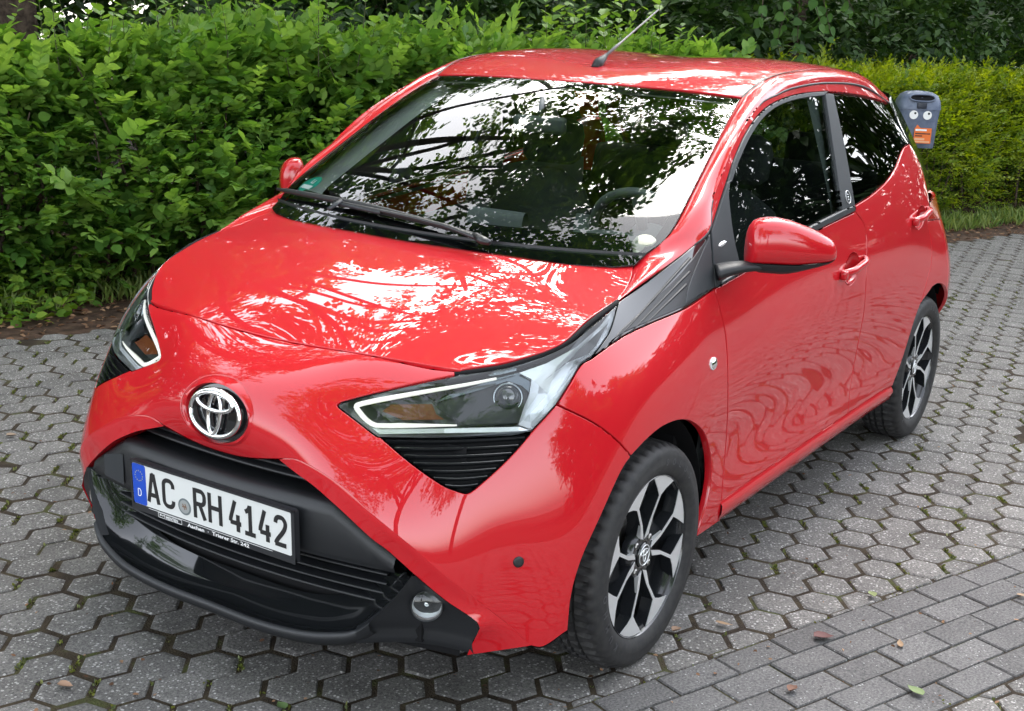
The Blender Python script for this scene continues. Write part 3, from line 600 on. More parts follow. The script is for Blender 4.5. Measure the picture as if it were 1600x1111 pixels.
GL = {  # strokes in a 40 x 75 box, origin at the lower left
 'A': [[(4, 0), (18, 75)], [(36, 0), (22, 75)], [(17, 72), (23, 72)], [(8.5, 20), (31.5, 20)]],
 'C': [crom([(35, 53), (34, 62), (28, 69), (20, 70.5), (12, 69), (6, 62), (5, 50), (5, 25), (6, 13), (12, 6), (20, 4.5), (28, 6), (34, 13), (35, 22)], 3)],
 'R': [[(5, 0), (5, 75)], crom([(5, 70), (18, 70), (28, 69), (34, 62), (35, 53), (34, 44), (28, 37.5), (18, 36.5), (5, 36.5)], 3), [(20, 36), (35, 0)]],
 'H': [[(5, 0), (5, 75)], [(35, 0), (35, 75)], [(5, 39), (35, 39)]],
 '4': [[(20, 75), (5, 30), (4.5, 22)], [(4, 20.5), (38, 20.5)], [(28, 0), (28, 42)]],
 '1': [crom([(6, 57), (12, 60), (17, 65), (20, 72)], 4), [(21, 75), (21, 0)], [(4, 4.5), (37, 4.5)]],
 '2': [crom([(5.5, 55), (7, 63), (12, 69), (20, 70.5), (28, 69), (34, 62), (35, 54), (32, 44), (24, 32), (14, 20), (7, 10), (5.5, 5)], 3), [(3, 4.5), (37, 4.5)]]}
for ch, s0, w in (('A', -208, 43), ('C', -155, 43), ('R', -50, 42), ('H', -2, 46), ('4', 66, 40), ('1', 111.5, 40), ('4', 159, 38), ('2', 205, 40)):
    gs = []
    for i, p in enumerate(GL[ch]):
        P = dens(p) if len(p) < 4 else np.asarray(p); P = P * (w / 40, 1) + (s0, -37.5); gs.append(stroke(P, 10.8, d1=1.4 + .08 * i))
    obj('plate_character', *join(*gs), pblack, plate, smooth=False)
gs = [stroke(dens(p) * 1.0 if len(p) < 4 else np.asarray(p), 2.2, .9, 1.2) for p in ([(-240, -30), (-240, -12)], crom([(-240, -12), (-234, -12), (-230.5, -16), (-230, -21), (-230.5, -26), (-234, -30), (-240, -30)], 3))]
obj('country_letter', *join(*gs), pprint, plate, smooth=False)
gs = []
for k in range(12):
    a_ = R_(30 * k); c = (-234.5 + 13 * math.cos(a_), 22 + 13 * math.sin(a_)); P = [pl(c[0] + (2.2 if j % 2 == 0 else .9) * math.sin(R_(36 * j)), c[1] + (2.2 if j % 2 == 0 else .9) * math.cos(R_(36 * j)), 1.1) for j in range(10)]; gs.append((np.array(P), [tuple(range(9, -1, -1))]))
obj('star_ring', *join(*gs), mat('star_yellow', (.45, .42, .10), .5), plate, smooth=False)
def pdisc(s, h, r, d, n=28): return [pl(s + r * math.cos(t), h + r * math.sin(t), d) for t in np.linspace(0, 2 * math.pi, n, endpoint=False)]
V, F = loft([pdisc(-80.4, -19.8, 21, .6), pdisc(-80.4, -19.8, 21, 1.4)], True); F.append(tuple(range(28, 56))); sealp = obj('registration_seal', V, F, mat('seal_grey', (.16, .19, .20), .4, .3), plate, smooth=False)
V, F = loft([pdisc(-80.4, -19.8, 16.5, 1.4), pdisc(-80.4, -19.8, 16.5, 1.7)], True); F.append(tuple(range(28, 56))); obj('seal_ring', V, F, mat('seal_silver', (.34, .36, .36), .4, .3), plate, smooth=False)
gs = [stroke(dens(p), 3, 1.6, 2.0) for p in ([(-86, -13), (-79, -27)], [(-88, -20), (-73, -19)], [(-78, -12), (-74, -25)])]
obj('seal_crest', *join(*gs), mat('seal_crest_brown', (.18, .10, .06), .5), plate, smooth=False)
def text(name, body, s, h, size, d, parent, m, bold=.0, sx=1.0):
    cu_ = bpy.data.curves.new(name, 'FONT'); cu_.body = body; cu_.size = size; cu_.offset = bold; cu_.resolution_u = 2
    t = bpy.data.objects.new(name, cu_); COL.objects.link(t); bpy.context.view_layer.update()
    me = bpy.data.meshes.new_from_object(t.evaluated_get(bpy.context.evaluated_depsgraph_get())); bpy.data.objects.remove(t); bpy.data.curves.remove(cu_)
    V = np.array([v.co[:] for v in me.vertices]); F = [tuple(p.vertices) for p in me.polygons]; bpy.data.meshes.remove(me)
    V = np.array([pl(s + x * sx, h + y, d) for x, y, z in V]); return obj(name, V, F, m, parent, smooth=False)
text('frame_text', 'Aachen  ·  Trierer Str. 242', -72, -67.5, 13.0, 2.4, frame, pprint, .35, 1.42)
text('frame_text', 'MENTEN', -146, -66.8, 10.0, 2.4, frame, pprint, .25, 1.05)
gs = [stroke(dens(p), .9, 1.9, 2.4) for p in ([(-172, -57), (-92, -57), (-92, -68.5), (-172, -68.5), (-172, -56.6)],)] + [stroke(dens([(-205, -55.2), (200, -55.2)]), .9, 1.9, 2.4), stroke(dens([(-166, -66), (-166, -60), (-158, -63), (-150, -60), (-150, -66)]), 1.6, 1.9, 2.4)]
obj('frame_print', *join(*gs), pprint, frame, smooth=False)

# ================================================================== HEADLIGHTS
lens_loop = outline(SIDE, [L_hl_low, L_hl_base, L_hl_in, L_hl_tip, L_hl_top, L_hl_rear2[::-1], L_hl_rear[::-1]])
def rayp(px, depth):                               # a point behind the lens, on the sight line, 'depth' metres in
    uv = SIDE.inv(np.atleast_2d(np.asarray(px, float))); P = SIDE.P(uv[:, 0], uv[:, 1]); return P + ray(np.atleast_2d(np.asarray(px, float))) * depth
z2 = lambda l: [(500 + x / 3.085, 440 + y / 3.085) for x, y in l]
lens_p, lens_n = SIDE.P(lens_loop[:, 0], lens_loop[:, 1]), SIDE.N(lens_loop[:, 0], lens_loop[:, 1])
hcol = mat('headlight_bezel', (.16, .175, .18), .28, .6, .5)
cen = lens_p.mean(0)
bowl_in = [p + (cen - p) * .10 + np.array((-.055, -.02, -.005)) for p in lens_p]
V, F = loft([lens_p - lens_n * .003 + unit(cen - lens_p) * .002, bowl_in], True)
hl = both('headlight', V, F, hcol, car, angle=60)
def zpanel(zpts, depth, n=4, smooth=True):         # a piece of trim behind the lens, outlined in the photograph
    P = np.array(zpts, float); P = crom(P, n, True) if smooth else P; px = np.array(z2(P)); v = rayp(px, depth); c = v.mean(0)
    # outline plus centre fan on a gently curved face
    V = np.concatenate([v, [c + unit(CAM - c) * .004]]); k = len(v); return V, [(i, (i + 1) % k, k) for i in range(k)]
# back wall following the lens
g = cut(SIDE, lens_loop, off=-.060, gap=.012, step=.02, rim=False); both('back_wall', g[0], g[1], hcol, hl, normals=g[2])
def orient(VF):
    V, F = VF; n = sum(np.cross(V[f[1]] - V[f[0]], V[f[2]] - V[f[0]]) for f in F); return (V, F) if n @ (CAM - V.mean(0)) > 0 else (V, [tuple(reversed(f)) for f in F])
def zfan(px, depth):                               # reflector bowl: outline near the lens, stepped facets running back to a ridge
    px = np.asarray(px, float); n = len(px); a = rayp(px, depth); ctr = np.array([(np.interp(k, [0, n - 1], [0, 1])) for k in range(n)]); mid = rayp(px, depth + .030); c = mid.mean(0)
    ridge = rayp(np.array(z2([(1010, 640), (1100, 540), (1200, 430), (1300, 330), (1380, 220)])), depth + .030); inner = np.array([ridge[np.argmin(((ridge - q) ** 2).sum(1))] for q in mid]); m1 = a * .55 + inner * .45 + unit(CAM - c) * .006
    V, F = loft([a, m1, inner], True); return orient((V, F))
def tri_poly(px, depth):                           # concave outline -> triangles
    px = np.asarray(px, float); v, _, f, *_ = delaunay_2d_cdt([Vector(p) for p in px], [(i, (i + 1) % len(px)) for i in range(len(px))], [], 1, 1e-6)
    v = np.array([q[:] for q in v]); cc = np.array([v[list(q)].mean(0) for q in f]); f = [q for q, k in zip(f, inpoly(cc, px)) if k]; return orient((rayp(v, depth), [tuple(q) for q in f]))
both('reflector', *zfan(z2([(955, 690), (985, 600), (1010, 540), (1020, 470), (960, 440), (1090, 395), (1230, 320), (1350, 215), (1420, 120), (1395, 235), (1310, 350), (1255, 395), (1150, 570), (1080, 655), (1020, 712)]), .022), reflector, hl, smooth=False)
both('bezel_arrow', *tri_poly(z2([(1078, 478), (1180, 400), (1290, 290), (1390, 200), (1330, 310), (1290, 352), (1180, 395), (1110, 455)]), .010), mat('black_lamp_trim', (.012, .014, .016), .2), hl, smooth=False)
both('lower_chrome', *tri_poly(z2([(250, 705), (300, 712), (600, 708), (960, 700), (1010, 718), (960, 724), (600, 730), (285, 735)]), .012), reflector, hl, smooth=False)
both('upper_chrome', *tri_poly(z2([(560, 580), (620, 545), (760, 500), (900, 440), (960, 440), (1010, 480), (1015, 540), (970, 500), (900, 480), (780, 520), (640, 560)]), .030), mat('smoked_chrome', (.10, .12, .13), .2, 1.0), hl, smooth=False)
both('inner_bezel', *tri_poly(z2([(535, 580), (600, 560), (780, 515), (900, 475), (985, 510), (1000, 570), (960, 680), (700, 690), (630, 655), (575, 620)]), .034), mat('dark_lamp_bezel', (.006, .008, .010), .3), hl, smooth=False)
drl = mat('light_guide_white', (.93, .93, .88), .3, 0, .5, .5, **{'Emission Color': (1, 1, .88, 1), 'Emission Strength': .08})
drl_px = z2(crom([(850, 468), (700, 498), (500, 532), (300, 568), (205, 588), (175, 600), (185, 622), (225, 668), (262, 690), (300, 695), (450, 694), (660, 693)], 4))
both('daytime_running_light', *tube(rayp(drl_px, .016), np.r_[np.linspace(.003, .0058, 12), np.full(len(drl_px) - 18, .0060), np.linspace(.0060, .002, 6)], 8), drl, hl)
both('indicator', *tri_poly(z2([(300, 625), (345, 592), (540, 590), (560, 640), (600, 665), (400, 668)]), .034), mat('amber_reflector', (.14, .036, .006), .35, 0, .5, .3), hl, smooth=False)
pc = rayp(z2([(905, 560)]), .038)[0]; pn = unit(np.array((.78, .55, .22))); p1 = unit(np.cross(pn, (0, 0, 1))); p2 = np.cross(p1, pn)
V, F = loft([sdisc(pc, pn, p1, p2, .0285 * math.cos(a_), .020 * math.sin(a_), 24) for a_ in np.linspace(0, 1.5, 7)], True); both('projector_lens', V, F, mat('projector_glass', (.02, .026, .03), .03, 0, .8, 1.0), hl)
V, F = loft([sdisc(pc, pn, p1, p2, r, d, 24) for r, d in ((.029, -.006), (.029, .004), (.032, .006), (.035, .002), (.036, -.012))], True); both('projector_ring', V, F, mat('dark_chrome', (.25, .28, .30), .15, 1.0), hl)
g = cut(SIDE, lens_loop, gap=.003, depth=.02, step=.02); both('lens', g[0], g[1], lens_glass, hl, normals=g[2])
# black tube standing in for the shaded gap under the bonnet edge
g_ = uv_curve([(532, 626), (565, 616), (640, 596), (711, 581), (795, 568), (876, 539), (924, 502), (968, 469)]); gb = SIDE.P(g_[:, 0], g_[:, 1]) - SIDE.N(g_[:, 0], g_[:, 1]) * .0085
both('lens_gap_shade', *tube(gb, .0065, 6), black, hl)
# ---------------- louvred triangle under the headlight
lv = outline(SIDE, [[(594, 684), (700, 685.5), (829, 678)], [(829, 678), (805, 706), (775, 736), (743, 763)], [(743, 763), (730, 770), (717, 767)], [(717, 767), (690, 756), (640, 721), (594, 684)]])
lvp, lvn = SIDE.P(lv[:, 0], lv[:, 1]), SIDE.N(lv[:, 0], lv[:, 1])
V, F = loft([lvp - lvn * .001, lvp - lvn * .016, lvp + (lvp.mean(0) - lvp) * .04 - lvn * .022], True); louv = both('bumper_louvre', V, F, gloss, car, angle=40)
g = cut(SIDE, lv, off=-.020, gap=.0, step=.02, rim=False); both('louvre_floor', g[0], g[1], black, louv, normals=g[2])
lpx = np.array(crom([(594, 684), (640, 721), (690, 756), (720, 768)], 8)); rpx = np.array(crom([(829, 678), (805, 706), (775, 736), (738, 767)], 8))
for k in range(7):
    f = (.045 + k * .142); yl = 684 + f * 82; yr = 679 + f * 86
    xl = np.interp(yl, lpx[:, 1], lpx[:, 0]) + 3; xr = np.interp(yr, rpx[:, 1], rpx[:, 0]) - 4
    px = np.array([(xl + (xr - xl) * t, yl + (yr - yl) * t + 2.5 * math.sin(math.pi * t)) for t in np.linspace(0, 1, 9)]); uv = SIDE.inv(px); c = SIDE.P(uv[:, 0], uv[:, 1]); n = SIDE.N(uv[:, 0], uv[:, 1]); dn = np.array((0, 0, -1.))
    both('louvre_slat', *loft([[p - q * .018 + (0, 0, .003), p - q * .006 + (0, 0, .003), p - q * .003, p - q * .005 + dn * .004, p - q * .013 + dn * .007, p - q * .019 + dn * .0075] for p, q in zip(c, n)]), gloss, louv, angle=60)
# ---------------- side repeater
su = SIDE.inv([(1114, 568)])[0]; c0, n0 = SIDE.P(*su)[0], SIDE.N(*su)[0]; e1 = unit(np.cross(n0, (0, 0, 1))); e2 = np.cross(e1, n0)
V, F = loft([sdisc(c0, n0, e1, e2, r, d, 20, 1.45) for r, d in ((.0165, -.001), (.0165, .0025), (.0145, .004), (.013, .0035))], True); F.append(tuple(range(len(V) - 20, len(V)))); rep = both('side_repeater', V, F, reflector, car, angle=50)
V, F = loft([sdisc(c0, n0, e1, e2, r, d, 20, 1.45) for r, d in ((.0135, .004), (.010, .007), (.004, .0085), (.0005, .0088))], True); both('repeater_lens', V, F, lens_glass, rep)
V, F = loft([sdisc(c0, n0, e1, e2, r, d, 12) for r, d in ((.004, .003), (.004, .005), (.001, .006))], True); both('bulb', V, F, hcol, rep)
# ---------------- door pulls
for px0, px1, ds, w in (((1316, 429), (1352, 403), doors_f, 1.0), ((1428, 346), (1450, 326), doors_r, .95)):
    uv = SIDE.inv(np.array([np.array(px0) + (np.array(px1) - px0) * t for t in np.linspace(0, 1, 12)])); c = SIDE.P(uv[:, 0], uv[:, 1]); n = SIDE.N(uv[:, 0], uv[:, 1]); secs = []
    lift = np.interp(np.linspace(0, 1, 12), [0, .1, .25, .75, .9, 1], [.004, .022, .034, .034, .024, .004])
    t_ = unit(c[-1] - c[0])
    for p, q, l in zip(c, n, lift):
        b_ = np.cross(q, t_); secs.append([p + q * (l - .011 + .011 * math.sin(a_)) + b_ * .0125 * math.cos(a_) for a_ in np.linspace(0, 2 * math.pi, 13)[:-1]])
    both('door_handle', *loft(secs, True, True), paint, ds, angle=60)
    k0 = c[0] + n[0] * .012 + unit(c[0] - c[1]) * .012
    both('handle_cap', *box(k0, (.03, .022, .03), bev=.007), paint, ds)
# ---------------- door mirror
c0, c1 = np.array((-.440, .788, 1.0)), np.array((-.612, .962, 1.0)); ax = unit((c1 - c0) * (1, 1, 0)); dd = unit(np.cross(ax, (0, 0, 1))); dd = dd if dd[0] > 0 else -dd; uz = np.array((0, 0, 1.))
secs, low = [], []; NM = 32
for t in np.r_[0, .02, .06, np.linspace(.12, .9, 10), .95, .985, 1]:
    zt = np.interp(t, [0, .03, .08, .25, .45, .7, .88, .96, 1], [1.052, 1.070, 1.082, 1.088, 1.080, 1.060, 1.040, 1.028, 1.014]); zb = np.interp(t, [0, .5, .9, 1], [.968, .963, .970, .976])
    rd = .057 * np.interp(t, [0, .02, .08, .25, .6, .85, .95, 1], [.55, .75, .93, 1, .97, .82, .66, .42]); cz = c0 + (c1 - c0) * t; mid, hf = (zt * .38 + zb * .62), None; sec = []
    for a_ in np.linspace(0, 2 * math.pi, NM, endpoint=False):
        ca, sa = math.cos(a_), math.sin(a_); x = math.copysign(abs(ca) ** (.80 if sa > 0 else .35), ca); z = math.copysign(abs(sa) ** (.85 if sa > 0 else .45), sa); zz = mid + (zt - mid) * z if sa > 0 else mid + (mid - zb) * z
        sec.append(np.array((*(cz + dd * (rd * x * (1 - .10 * (sa < -.2)) if x > 0 else rd * .5 * x))[:2], zz)))
    secs.append(sec); dp = np.interp(t, [0, .1, .4, .8, 1], [.014, .026, .028, .014, .002])
    low.append([np.array((*(cz + dd * (rd * k1 if k1 > 0 else rd * .5 * k1))[:2], zb + .002 - dp * k2)) for k1, k2 in ((.86, 0), (.80, .55), (.45, 1), (-.4, 1), (-.9, .5), (-.95, 0))])
V, F = loft(secs, True, True); mir = both('door_mirror', V, F, paint, car, angle=75)
both('mirror_base', *loft(low), plastic, mir, angle=60)
arm = crom([(-.375, .735, .940), (-.395, .765, .951), (-.425, .80, .958), (-.47, .84, .956)], 4); both('mirror_arm', *tube(arm, np.linspace(.048, .022, len(arm)), 12, flat=.45), plastic, mir)
gv = c0 + (c1 - c0) * .5 - dd * .041 + uz * .018; both('mirror_glass', *loft([[gv + ax * sx * .075 * k + uz * sz * .048 * k for sx, sz in ((-1, -1), (1, -.8), (1, .6), (-1, .9))] for k in (1, .01)], True), chrome, mir, smooth=False)
uvm = SIDE.inv([(1128, 381)])[0]; c_, n_2 = SIDE.P(*uvm)[0], SIDE.N(*uvm)[0]; ta = unit(SIDE.P(*SIDE.inv([(1139, 374)])[0])[0] - c_)
both('corner_badge', *loft([[c_ + ta * x + np.cross(n_2, ta) * .006 * s * math.sqrt(max(0, 1 - (x / .022) ** 2)) + n_2 * .004 * (1 if abs(s) < .5 else .4) for s in (-1, -.4, .4, 1)] for x in np.linspace(-.022, .022, 9)]), alu, doors_f)
# small round badge low on the centre post
ub = SIDE.inv([(1324, 308)])[0]; c_, n_2 = SIDE.P(*ub)[0], SIDE.N(*ub)[0]; e1 = unit(np.cross(n_2, (0, 0, 1))); e2 = np.cross(e1, n_2)
def ring3(R, r, m=24): 
    s = [[c_ + n_2 * (.003 + r * math.sin(q)) + (R + r * math.cos(q)) * (math.cos(t) * e1 + math.sin(t) * e2) for q in np.linspace(0, 2 * math.pi, 6, endpoint=False)] for t in np.linspace(0, 2 * math.pi, m + 1)]; return loft(s, True)
both('post_badge', *join(ring3(.021, .0012), box(c_ + n_2 * .003, (.012, .002, .003)), box(c_ + n_2 * .003 + e2 * .008, (.008, .002, .003)), box(c_ + n_2 * .003 - e2 * .008, (.009, .002, .003))), alu, doors_f)
# ================================================================== WHEELS
def revolve(prof, n, fn=None):                     # prof: (radius, y) pairs; fn(k, j, r) may change the radius
    secs = []
    for k in range(n + 1):
        t = 2 * math.pi * k / n; row = []
        for j, (r, y) in enumerate(prof):
            q = fn(k % n, j, r) if fn else r; row.append((q * math.cos(t), y, q * math.sin(t)))
        secs.append(row)
    return loft(secs)
tyre_prof = [(.200, .768), (.2095, .782), (.215, .787), (.225, .7925), (.240, .7965), (.243, .7955), (.258, .7955), (.266, .793), (.275, .788), (.2815, .780), (.2855, .772), (.2875, .766), (.2882, .757), (.2890, .752), (.2890, .738), (.281, .736), (.281, .729), (.2893, .727), (.2895, .716), (.2895, .707), (.281, .705), (.281, .698), (.2893, .696), (.2890, .684), (.281, .682), (.281, .675), (.2885, .673), (.287, .660), (.279, .645), (.260, .633), (.230, .632), (.200, .645)]
NT = 260
def tread(k, j, r):
    if 9 <= j <= 13: return r - (.0085 if (k % 5) in (0, 1) else .002 if (k % 5) == 3 else 0) * (1 if j > 10 else .6 if j == 10 else .3)
    if 17 <= j <= 19: return r - (.007 if (k + 1) % 5 == 0 else 0)
    if 22 <= j <= 23 or 26 <= j <= 27: return r - (.007 if (k + 2) % 5 == 0 else 0)
    return r
TV, TF = revolve(tyre_prof, NT, tread)
def flat(V, rot):                                  # the tyre squats on the ground
    c, s = math.cos(rot), math.sin(rot); W = V.copy(); W[:, 0] = V[:, 0] * c - V[:, 2] * s; W[:, 2] = V[:, 0] * s + V[:, 2] * c
    m = W[:, 2] < -AX; b = np.clip((-AX - W[:, 2]) / .01, 0, 1); W[m, 2] = -AX + .0005; W[:, 1] += np.where(m, .006 * b * np.sign(W[:, 1] - .71), 0); return W
def arm_face(base, s):                             # one arm of a V spoke with its triangular end, polar outline
    P = [(.040, base + s * 4), (.085, base + s * 12.5), (.150, base + s * 20.5), (.166, base + s * 14), (.1985, base + s * 4), (.1995, base + s * 13), (.1998, base + s * 22), (.1995, base + s * 31), (.1985, base + s * 38), (.172, base + s * 30), (.152, base + s * 24), (.095, base + s * 19.5), (.052, base + s * 23)]
    return np.array([(-1.03 * r * math.cos(R_(a_)), 1.03 * r * math.sin(R_(a_))) for r, a_ in P])
def yface(r): return np.interp(r, [.03, .06, .15, .2], [.766, .769, .776, .7795])
def arm_mesh(base, s, grow, d0, d1, cap=True):
    P = arm_face(base, s); c = P.mean(0); P = c + (P - c) * grow; n = len(P)
    top = [(x, yface(math.hypot(x, z)) + d0, z) for x, z in P]; bot = [(x, yface(math.hypot(x, z)) + d1 - .02 * max(0, (.12 - math.hypot(x, z)) / .12), z) for x, z in P]
    v, _, f, *_ = delaunay_2d_cdt([Vector(p) for p in P], [(i, (i + 1) % n) for i in range(n)], [], 1, 1e-6); cc = [np.mean([P[i] for i in q], 0) for q in f]; k = inpoly(np.array(cc), P)
    T = [tuple(q) for q, kk in zip(f, k) if kk and max(q) < n]; F = []
    for q in T:
        A_2, B_2, C_2 = (np.array(top[i]) for i in q); F.append(q if np.cross(B_2 - A_2, C_2 - A_2)[1] > 0 else tuple(reversed(q)))
    V = top + bot; F += [(i, (i + 1) % n, n + (i + 1) % n, n + i) for i in range(n)]
    return np.array(V), F
def ring_pts(cx, cz, r, y, n=14): return [(cx + r * math.cos(t), y, cz + r * math.sin(t)) for t in np.linspace(0, 2 * math.pi, n, endpoint=False)]
def knob(cx, cz, prof, n=14):
    V, F = loft([ring_pts(cx, cz, r, y, n) for r, y in prof], True); F.append(tuple(range(len(V) - n, len(V)))); return V, F
def letters(body, a_mid, r0, size, spread):        # raised sidewall lettering, one character after another along the arc
    gs = []
    for k, ch in enumerate(body):
        if ch == ' ': continue
        cu_ = bpy.data.curves.new('t', 'FONT'); cu_.body = ch; cu_.size = size; cu_.align_x = 'CENTER'; cu_.offset = .0006; cu_.resolution_u = 2; t = bpy.data.objects.new('t', cu_); COL.objects.link(t); bpy.context.view_layer.update()
        me = bpy.data.meshes.new_from_object(t.evaluated_get(bpy.context.evaluated_depsgraph_get())); bpy.data.objects.remove(t); bpy.data.curves.remove(cu_)
        v = np.array([p.co[:] for p in me.vertices]); f = [tuple(p.vertices) for p in me.polygons]; bpy.data.meshes.remove(me)
        a_ = R_(a_mid + (len(body) - 1) / 2 * spread - k * spread); er = np.array((-math.cos(a_), 0, math.sin(a_))); et = np.array((-math.sin(a_), 0, -math.cos(a_)))   # seen from outside
        gs.append((np.array([np.array((0, .7968, 0)) + er * (r0 + y) - et * x * -1 for x, y, z in v]), f))
    return gs
letter_m = mat('worn_tyre_lettering', (.05, .05, .055), .55)
txt_a = letters('SOLUS', 62, .236, .024, 9.5); txt_b = letters('KUMHO', 205, .236, .026, 10)
def make_wheel(x, side, rot):
    sg = 1 if side > 0 else -1; mirror = side < 0
    def part(name, V, F, m, par, **k):
        V = np.asarray(V, float); o = obj(name, V, F, m, par, mirror=mirror, **k); return o
    barrel = [(.2105, .777), (.210, .7825), (.208, .7840), (.206, .782), (.203, .772), (.193, .74), (.188, .70), (.180, .66), (.178, .64)]
    w = part('wheel', *revolve(barrel, 96), rim_black, car, angle=50); w.location = (x, 0, AX)
    part('tyre', flat(TV, rot), TF, rubber, w, angle=38)
    part('inner_disc', *loft([ring_pts(0, 0, r, y, 40) for r, y in ((.18, .655), (.10, .650), (.02, .650))], True), black, w)
    part('brake_disc', *loft([ring_pts(0, 0, r, y, 48) for r, y in ((.118, .690), (.118, .702), (.117, .704), (.075, .704), (.070, .715), (.03, .716))], True), steel, w, angle=40)
    part('brake_caliper', *box((-.085, .712, .07), (.05, .05, .09), bev=.008), mat('caliper_grey', (.14, .14, .14), .5, .6) if 'caliper_grey' not in bpy.data.materials else bpy.data.materials['caliper_grey'], w)
    for q in range(4):
        for s in (-1, 1):
            sp = part('spoke', *arm_mesh(92 + 90 * q + rot * 0, s, 1.05, -.0015, -.034), rim_black, w, angle=30)
            part('machined_face', *arm_mesh(92 + 90 * q, s, .985, 0, -.002), alu, sp, smooth=False)
    part('hub', *knob(0, 0, ((.064, .735), (.062, .758), (.056, .764), (.034, .765), (.0335, .760)), 32), rim_black, w, angle=40)
    part('hub_cap', *knob(0, 0, ((.032, .760), (.032, .768), (.030, .770), (.001, .7705)), 28), gloss, w, angle=40)
    for a, b, dz, r in ((.0265, .0265, 0, .0014), (.020, .0075, .008, .0015), (.007, .017, 0, .0015)):
        s = [[((a + r * math.cos(p)) * math.cos(t), .7712 + r * math.sin(p), (b + r * math.cos(p)) * math.sin(t) + dz) for p in np.linspace(0, 2 * math.pi, 6, endpoint=False)] for t in np.linspace(0, 2 * math.pi, 29)]
        part('cap_ring', *loft(s, True), alu, w)
    for q in range(4):
        a_ = R_(47 + 90 * q); part('wheel_nut', *knob(.0495 * -math.cos(a_), .0495 * math.sin(a_), ((.0105, .752), (.0095, .766), (.006, .7685), (.0055, .764)), 6), steel, w, smooth=False)
    if side > 0:
        
        for g_ in txt_a + txt_b: part('sidewall_letter', *g_, letter_m, w, smooth=False)
    return w
for x in (0.0, RAX):
    for sd in (1, -1): make_wheel(x, sd, .3 + x)
# wheel wells and underbody
def well(x):
    s = []
    for y in (.755, .70, .55):
        s.append([(x - .352 * math.cos(t), y, AX + .352 * math.sin(t)) for t in np.radians(np.linspace(-14, 194, 26))])
    V, F = loft(s); n = 26; V = np.concatenate([V, [(x, .55, AX)]]); F += [(2 * n + i, 2 * n + i + 1, 3 * n) for i in range(n - 1)]; return V, F
both('wheel_liner', *well(-.005), black, car); both('wheel_liner', *well(RAX - .01), black, car)
obj('underbody', *join(box((-1.17, 0, .235), (1.56, 1.50, .05)), box((-1.2, 0, .24), (3.6, 1.06, .06))), black, car, smooth=False)
# black shell added so the panel gaps read as deep shade
sh = []
for u in np.arange(0, NU + .01, .25):
    col = []
    for v in np.arange(.3, 5.01, .25):
        p, n = SIDE.P(u, v)[0], SIDE.N(u, v)[0]; col.append((p - n * .03, p))
    sh.append(col)
V = np.array([c[0] for col in sh for c in col]); nvv = len(sh[0]); F = []
for i in range(len(sh) - 1):
    for j in range(nvv - 1):
        q = (i * nvv + j, (i + 1) * nvv + j, (i + 1) * nvv + j + 1, i * nvv + j + 1); m = V[list(q)].mean(0)
        near = min(math.hypot(m[0], m[2] - AX), math.hypot(m[0] - RAX, m[2] - AX))
        if near > .385 and m[0] < .30 and not (m[0] < .2 and m[0] > -.32 and m[2] < .75 and m[2] < .62): F.append(q)
both('gap_shade_shell', V, F, black, car)
obj('engine_bay', *join(box((.23, 0, .60), (.46, .95, .34)), box((.05, 0, .80), (.30, 1.1, .10))), black, car, smooth=False)

# ================================================================== WIPER, AERIAL, SCREEN DETAILS
def onw(px, off): uv = WIND.inv(np.atleast_2d(np.asarray(px, float))); return WIND.P(uv[:, 0], uv[:, 1]) + WIND.N(uv[:, 0], uv[:, 1]) * off
bl_px = resample(np.array([(437, 303), (500, 315), (568, 329), (660, 352), (742, 375)], float), 20)
wip = obj('wiper', *tube(onw(resample(np.array([(768, 392), (752, 386), (700, 366), (640, 351), (560, 334), (530, 327)], float), 24), .030), np.r_[np.full(4, .011), np.linspace(.010, .006, 20)], 8, flat=.6), mat('wiper_black', (.012, .012, .013), .35), car)
obj('wiper_blade', *tube(onw(bl_px, .018), np.r_[.003, np.linspace(.006, .009, 9), np.linspace(.009, .005, 10)], 8, flat=1.3), mat('wiper_rubber', (.016, .016, .017), .45), wip)
obj('wiper_bracket', *join(tube(onw([(521, 342), (530, 336), (541, 328)], .034), .011, 8, flat=.5), tube(onw([(528, 330), (560, 336), (600, 345)], .028), .006, 6)), plastic_g, wip)
obj('wiper_cap', *tube(onw([(746, 381), (758, 389), (769, 393)], .030), [.012, .016, .010], 10, flat=.7), wip.data.materials[0], wip)
cw = [[HOOD.P(u, 5.0)[0] + (-.002, 0, -.012), HOOD.P(u, 5.0)[0] + (-.018, 0, -.010), WIND.P(u * .75, .42)[0] + (0.004, 0, .004)] for u in np.linspace(-3.9, 3.9, 40)]
obj('scuttle_panel', *loft(cw), plastic, car)
a0, a1 = at((938, 101), 1, 0.0), at((1029, 15), 1, 0.0)
V, F = tube([a0 + (.03, 0, -.012), a0 + (.012, 0, .006), a0 + (-.016, 0, .018), a0 + (-.034, 0, .030)], [.016, .017, .012, .0065], 12); aer = obj('aerial', V, F, plastic, car)
r0 = a0 + (-.03, 0, .027); obj('aerial_rod', *tube([r0, r0 + (a1 - r0) * .25, r0 + (a1 - r0) * .27, a1], [.0055, .005, .0036, .003], 8), mat('aerial_grey', (.12, .12, .12), .4), aer)
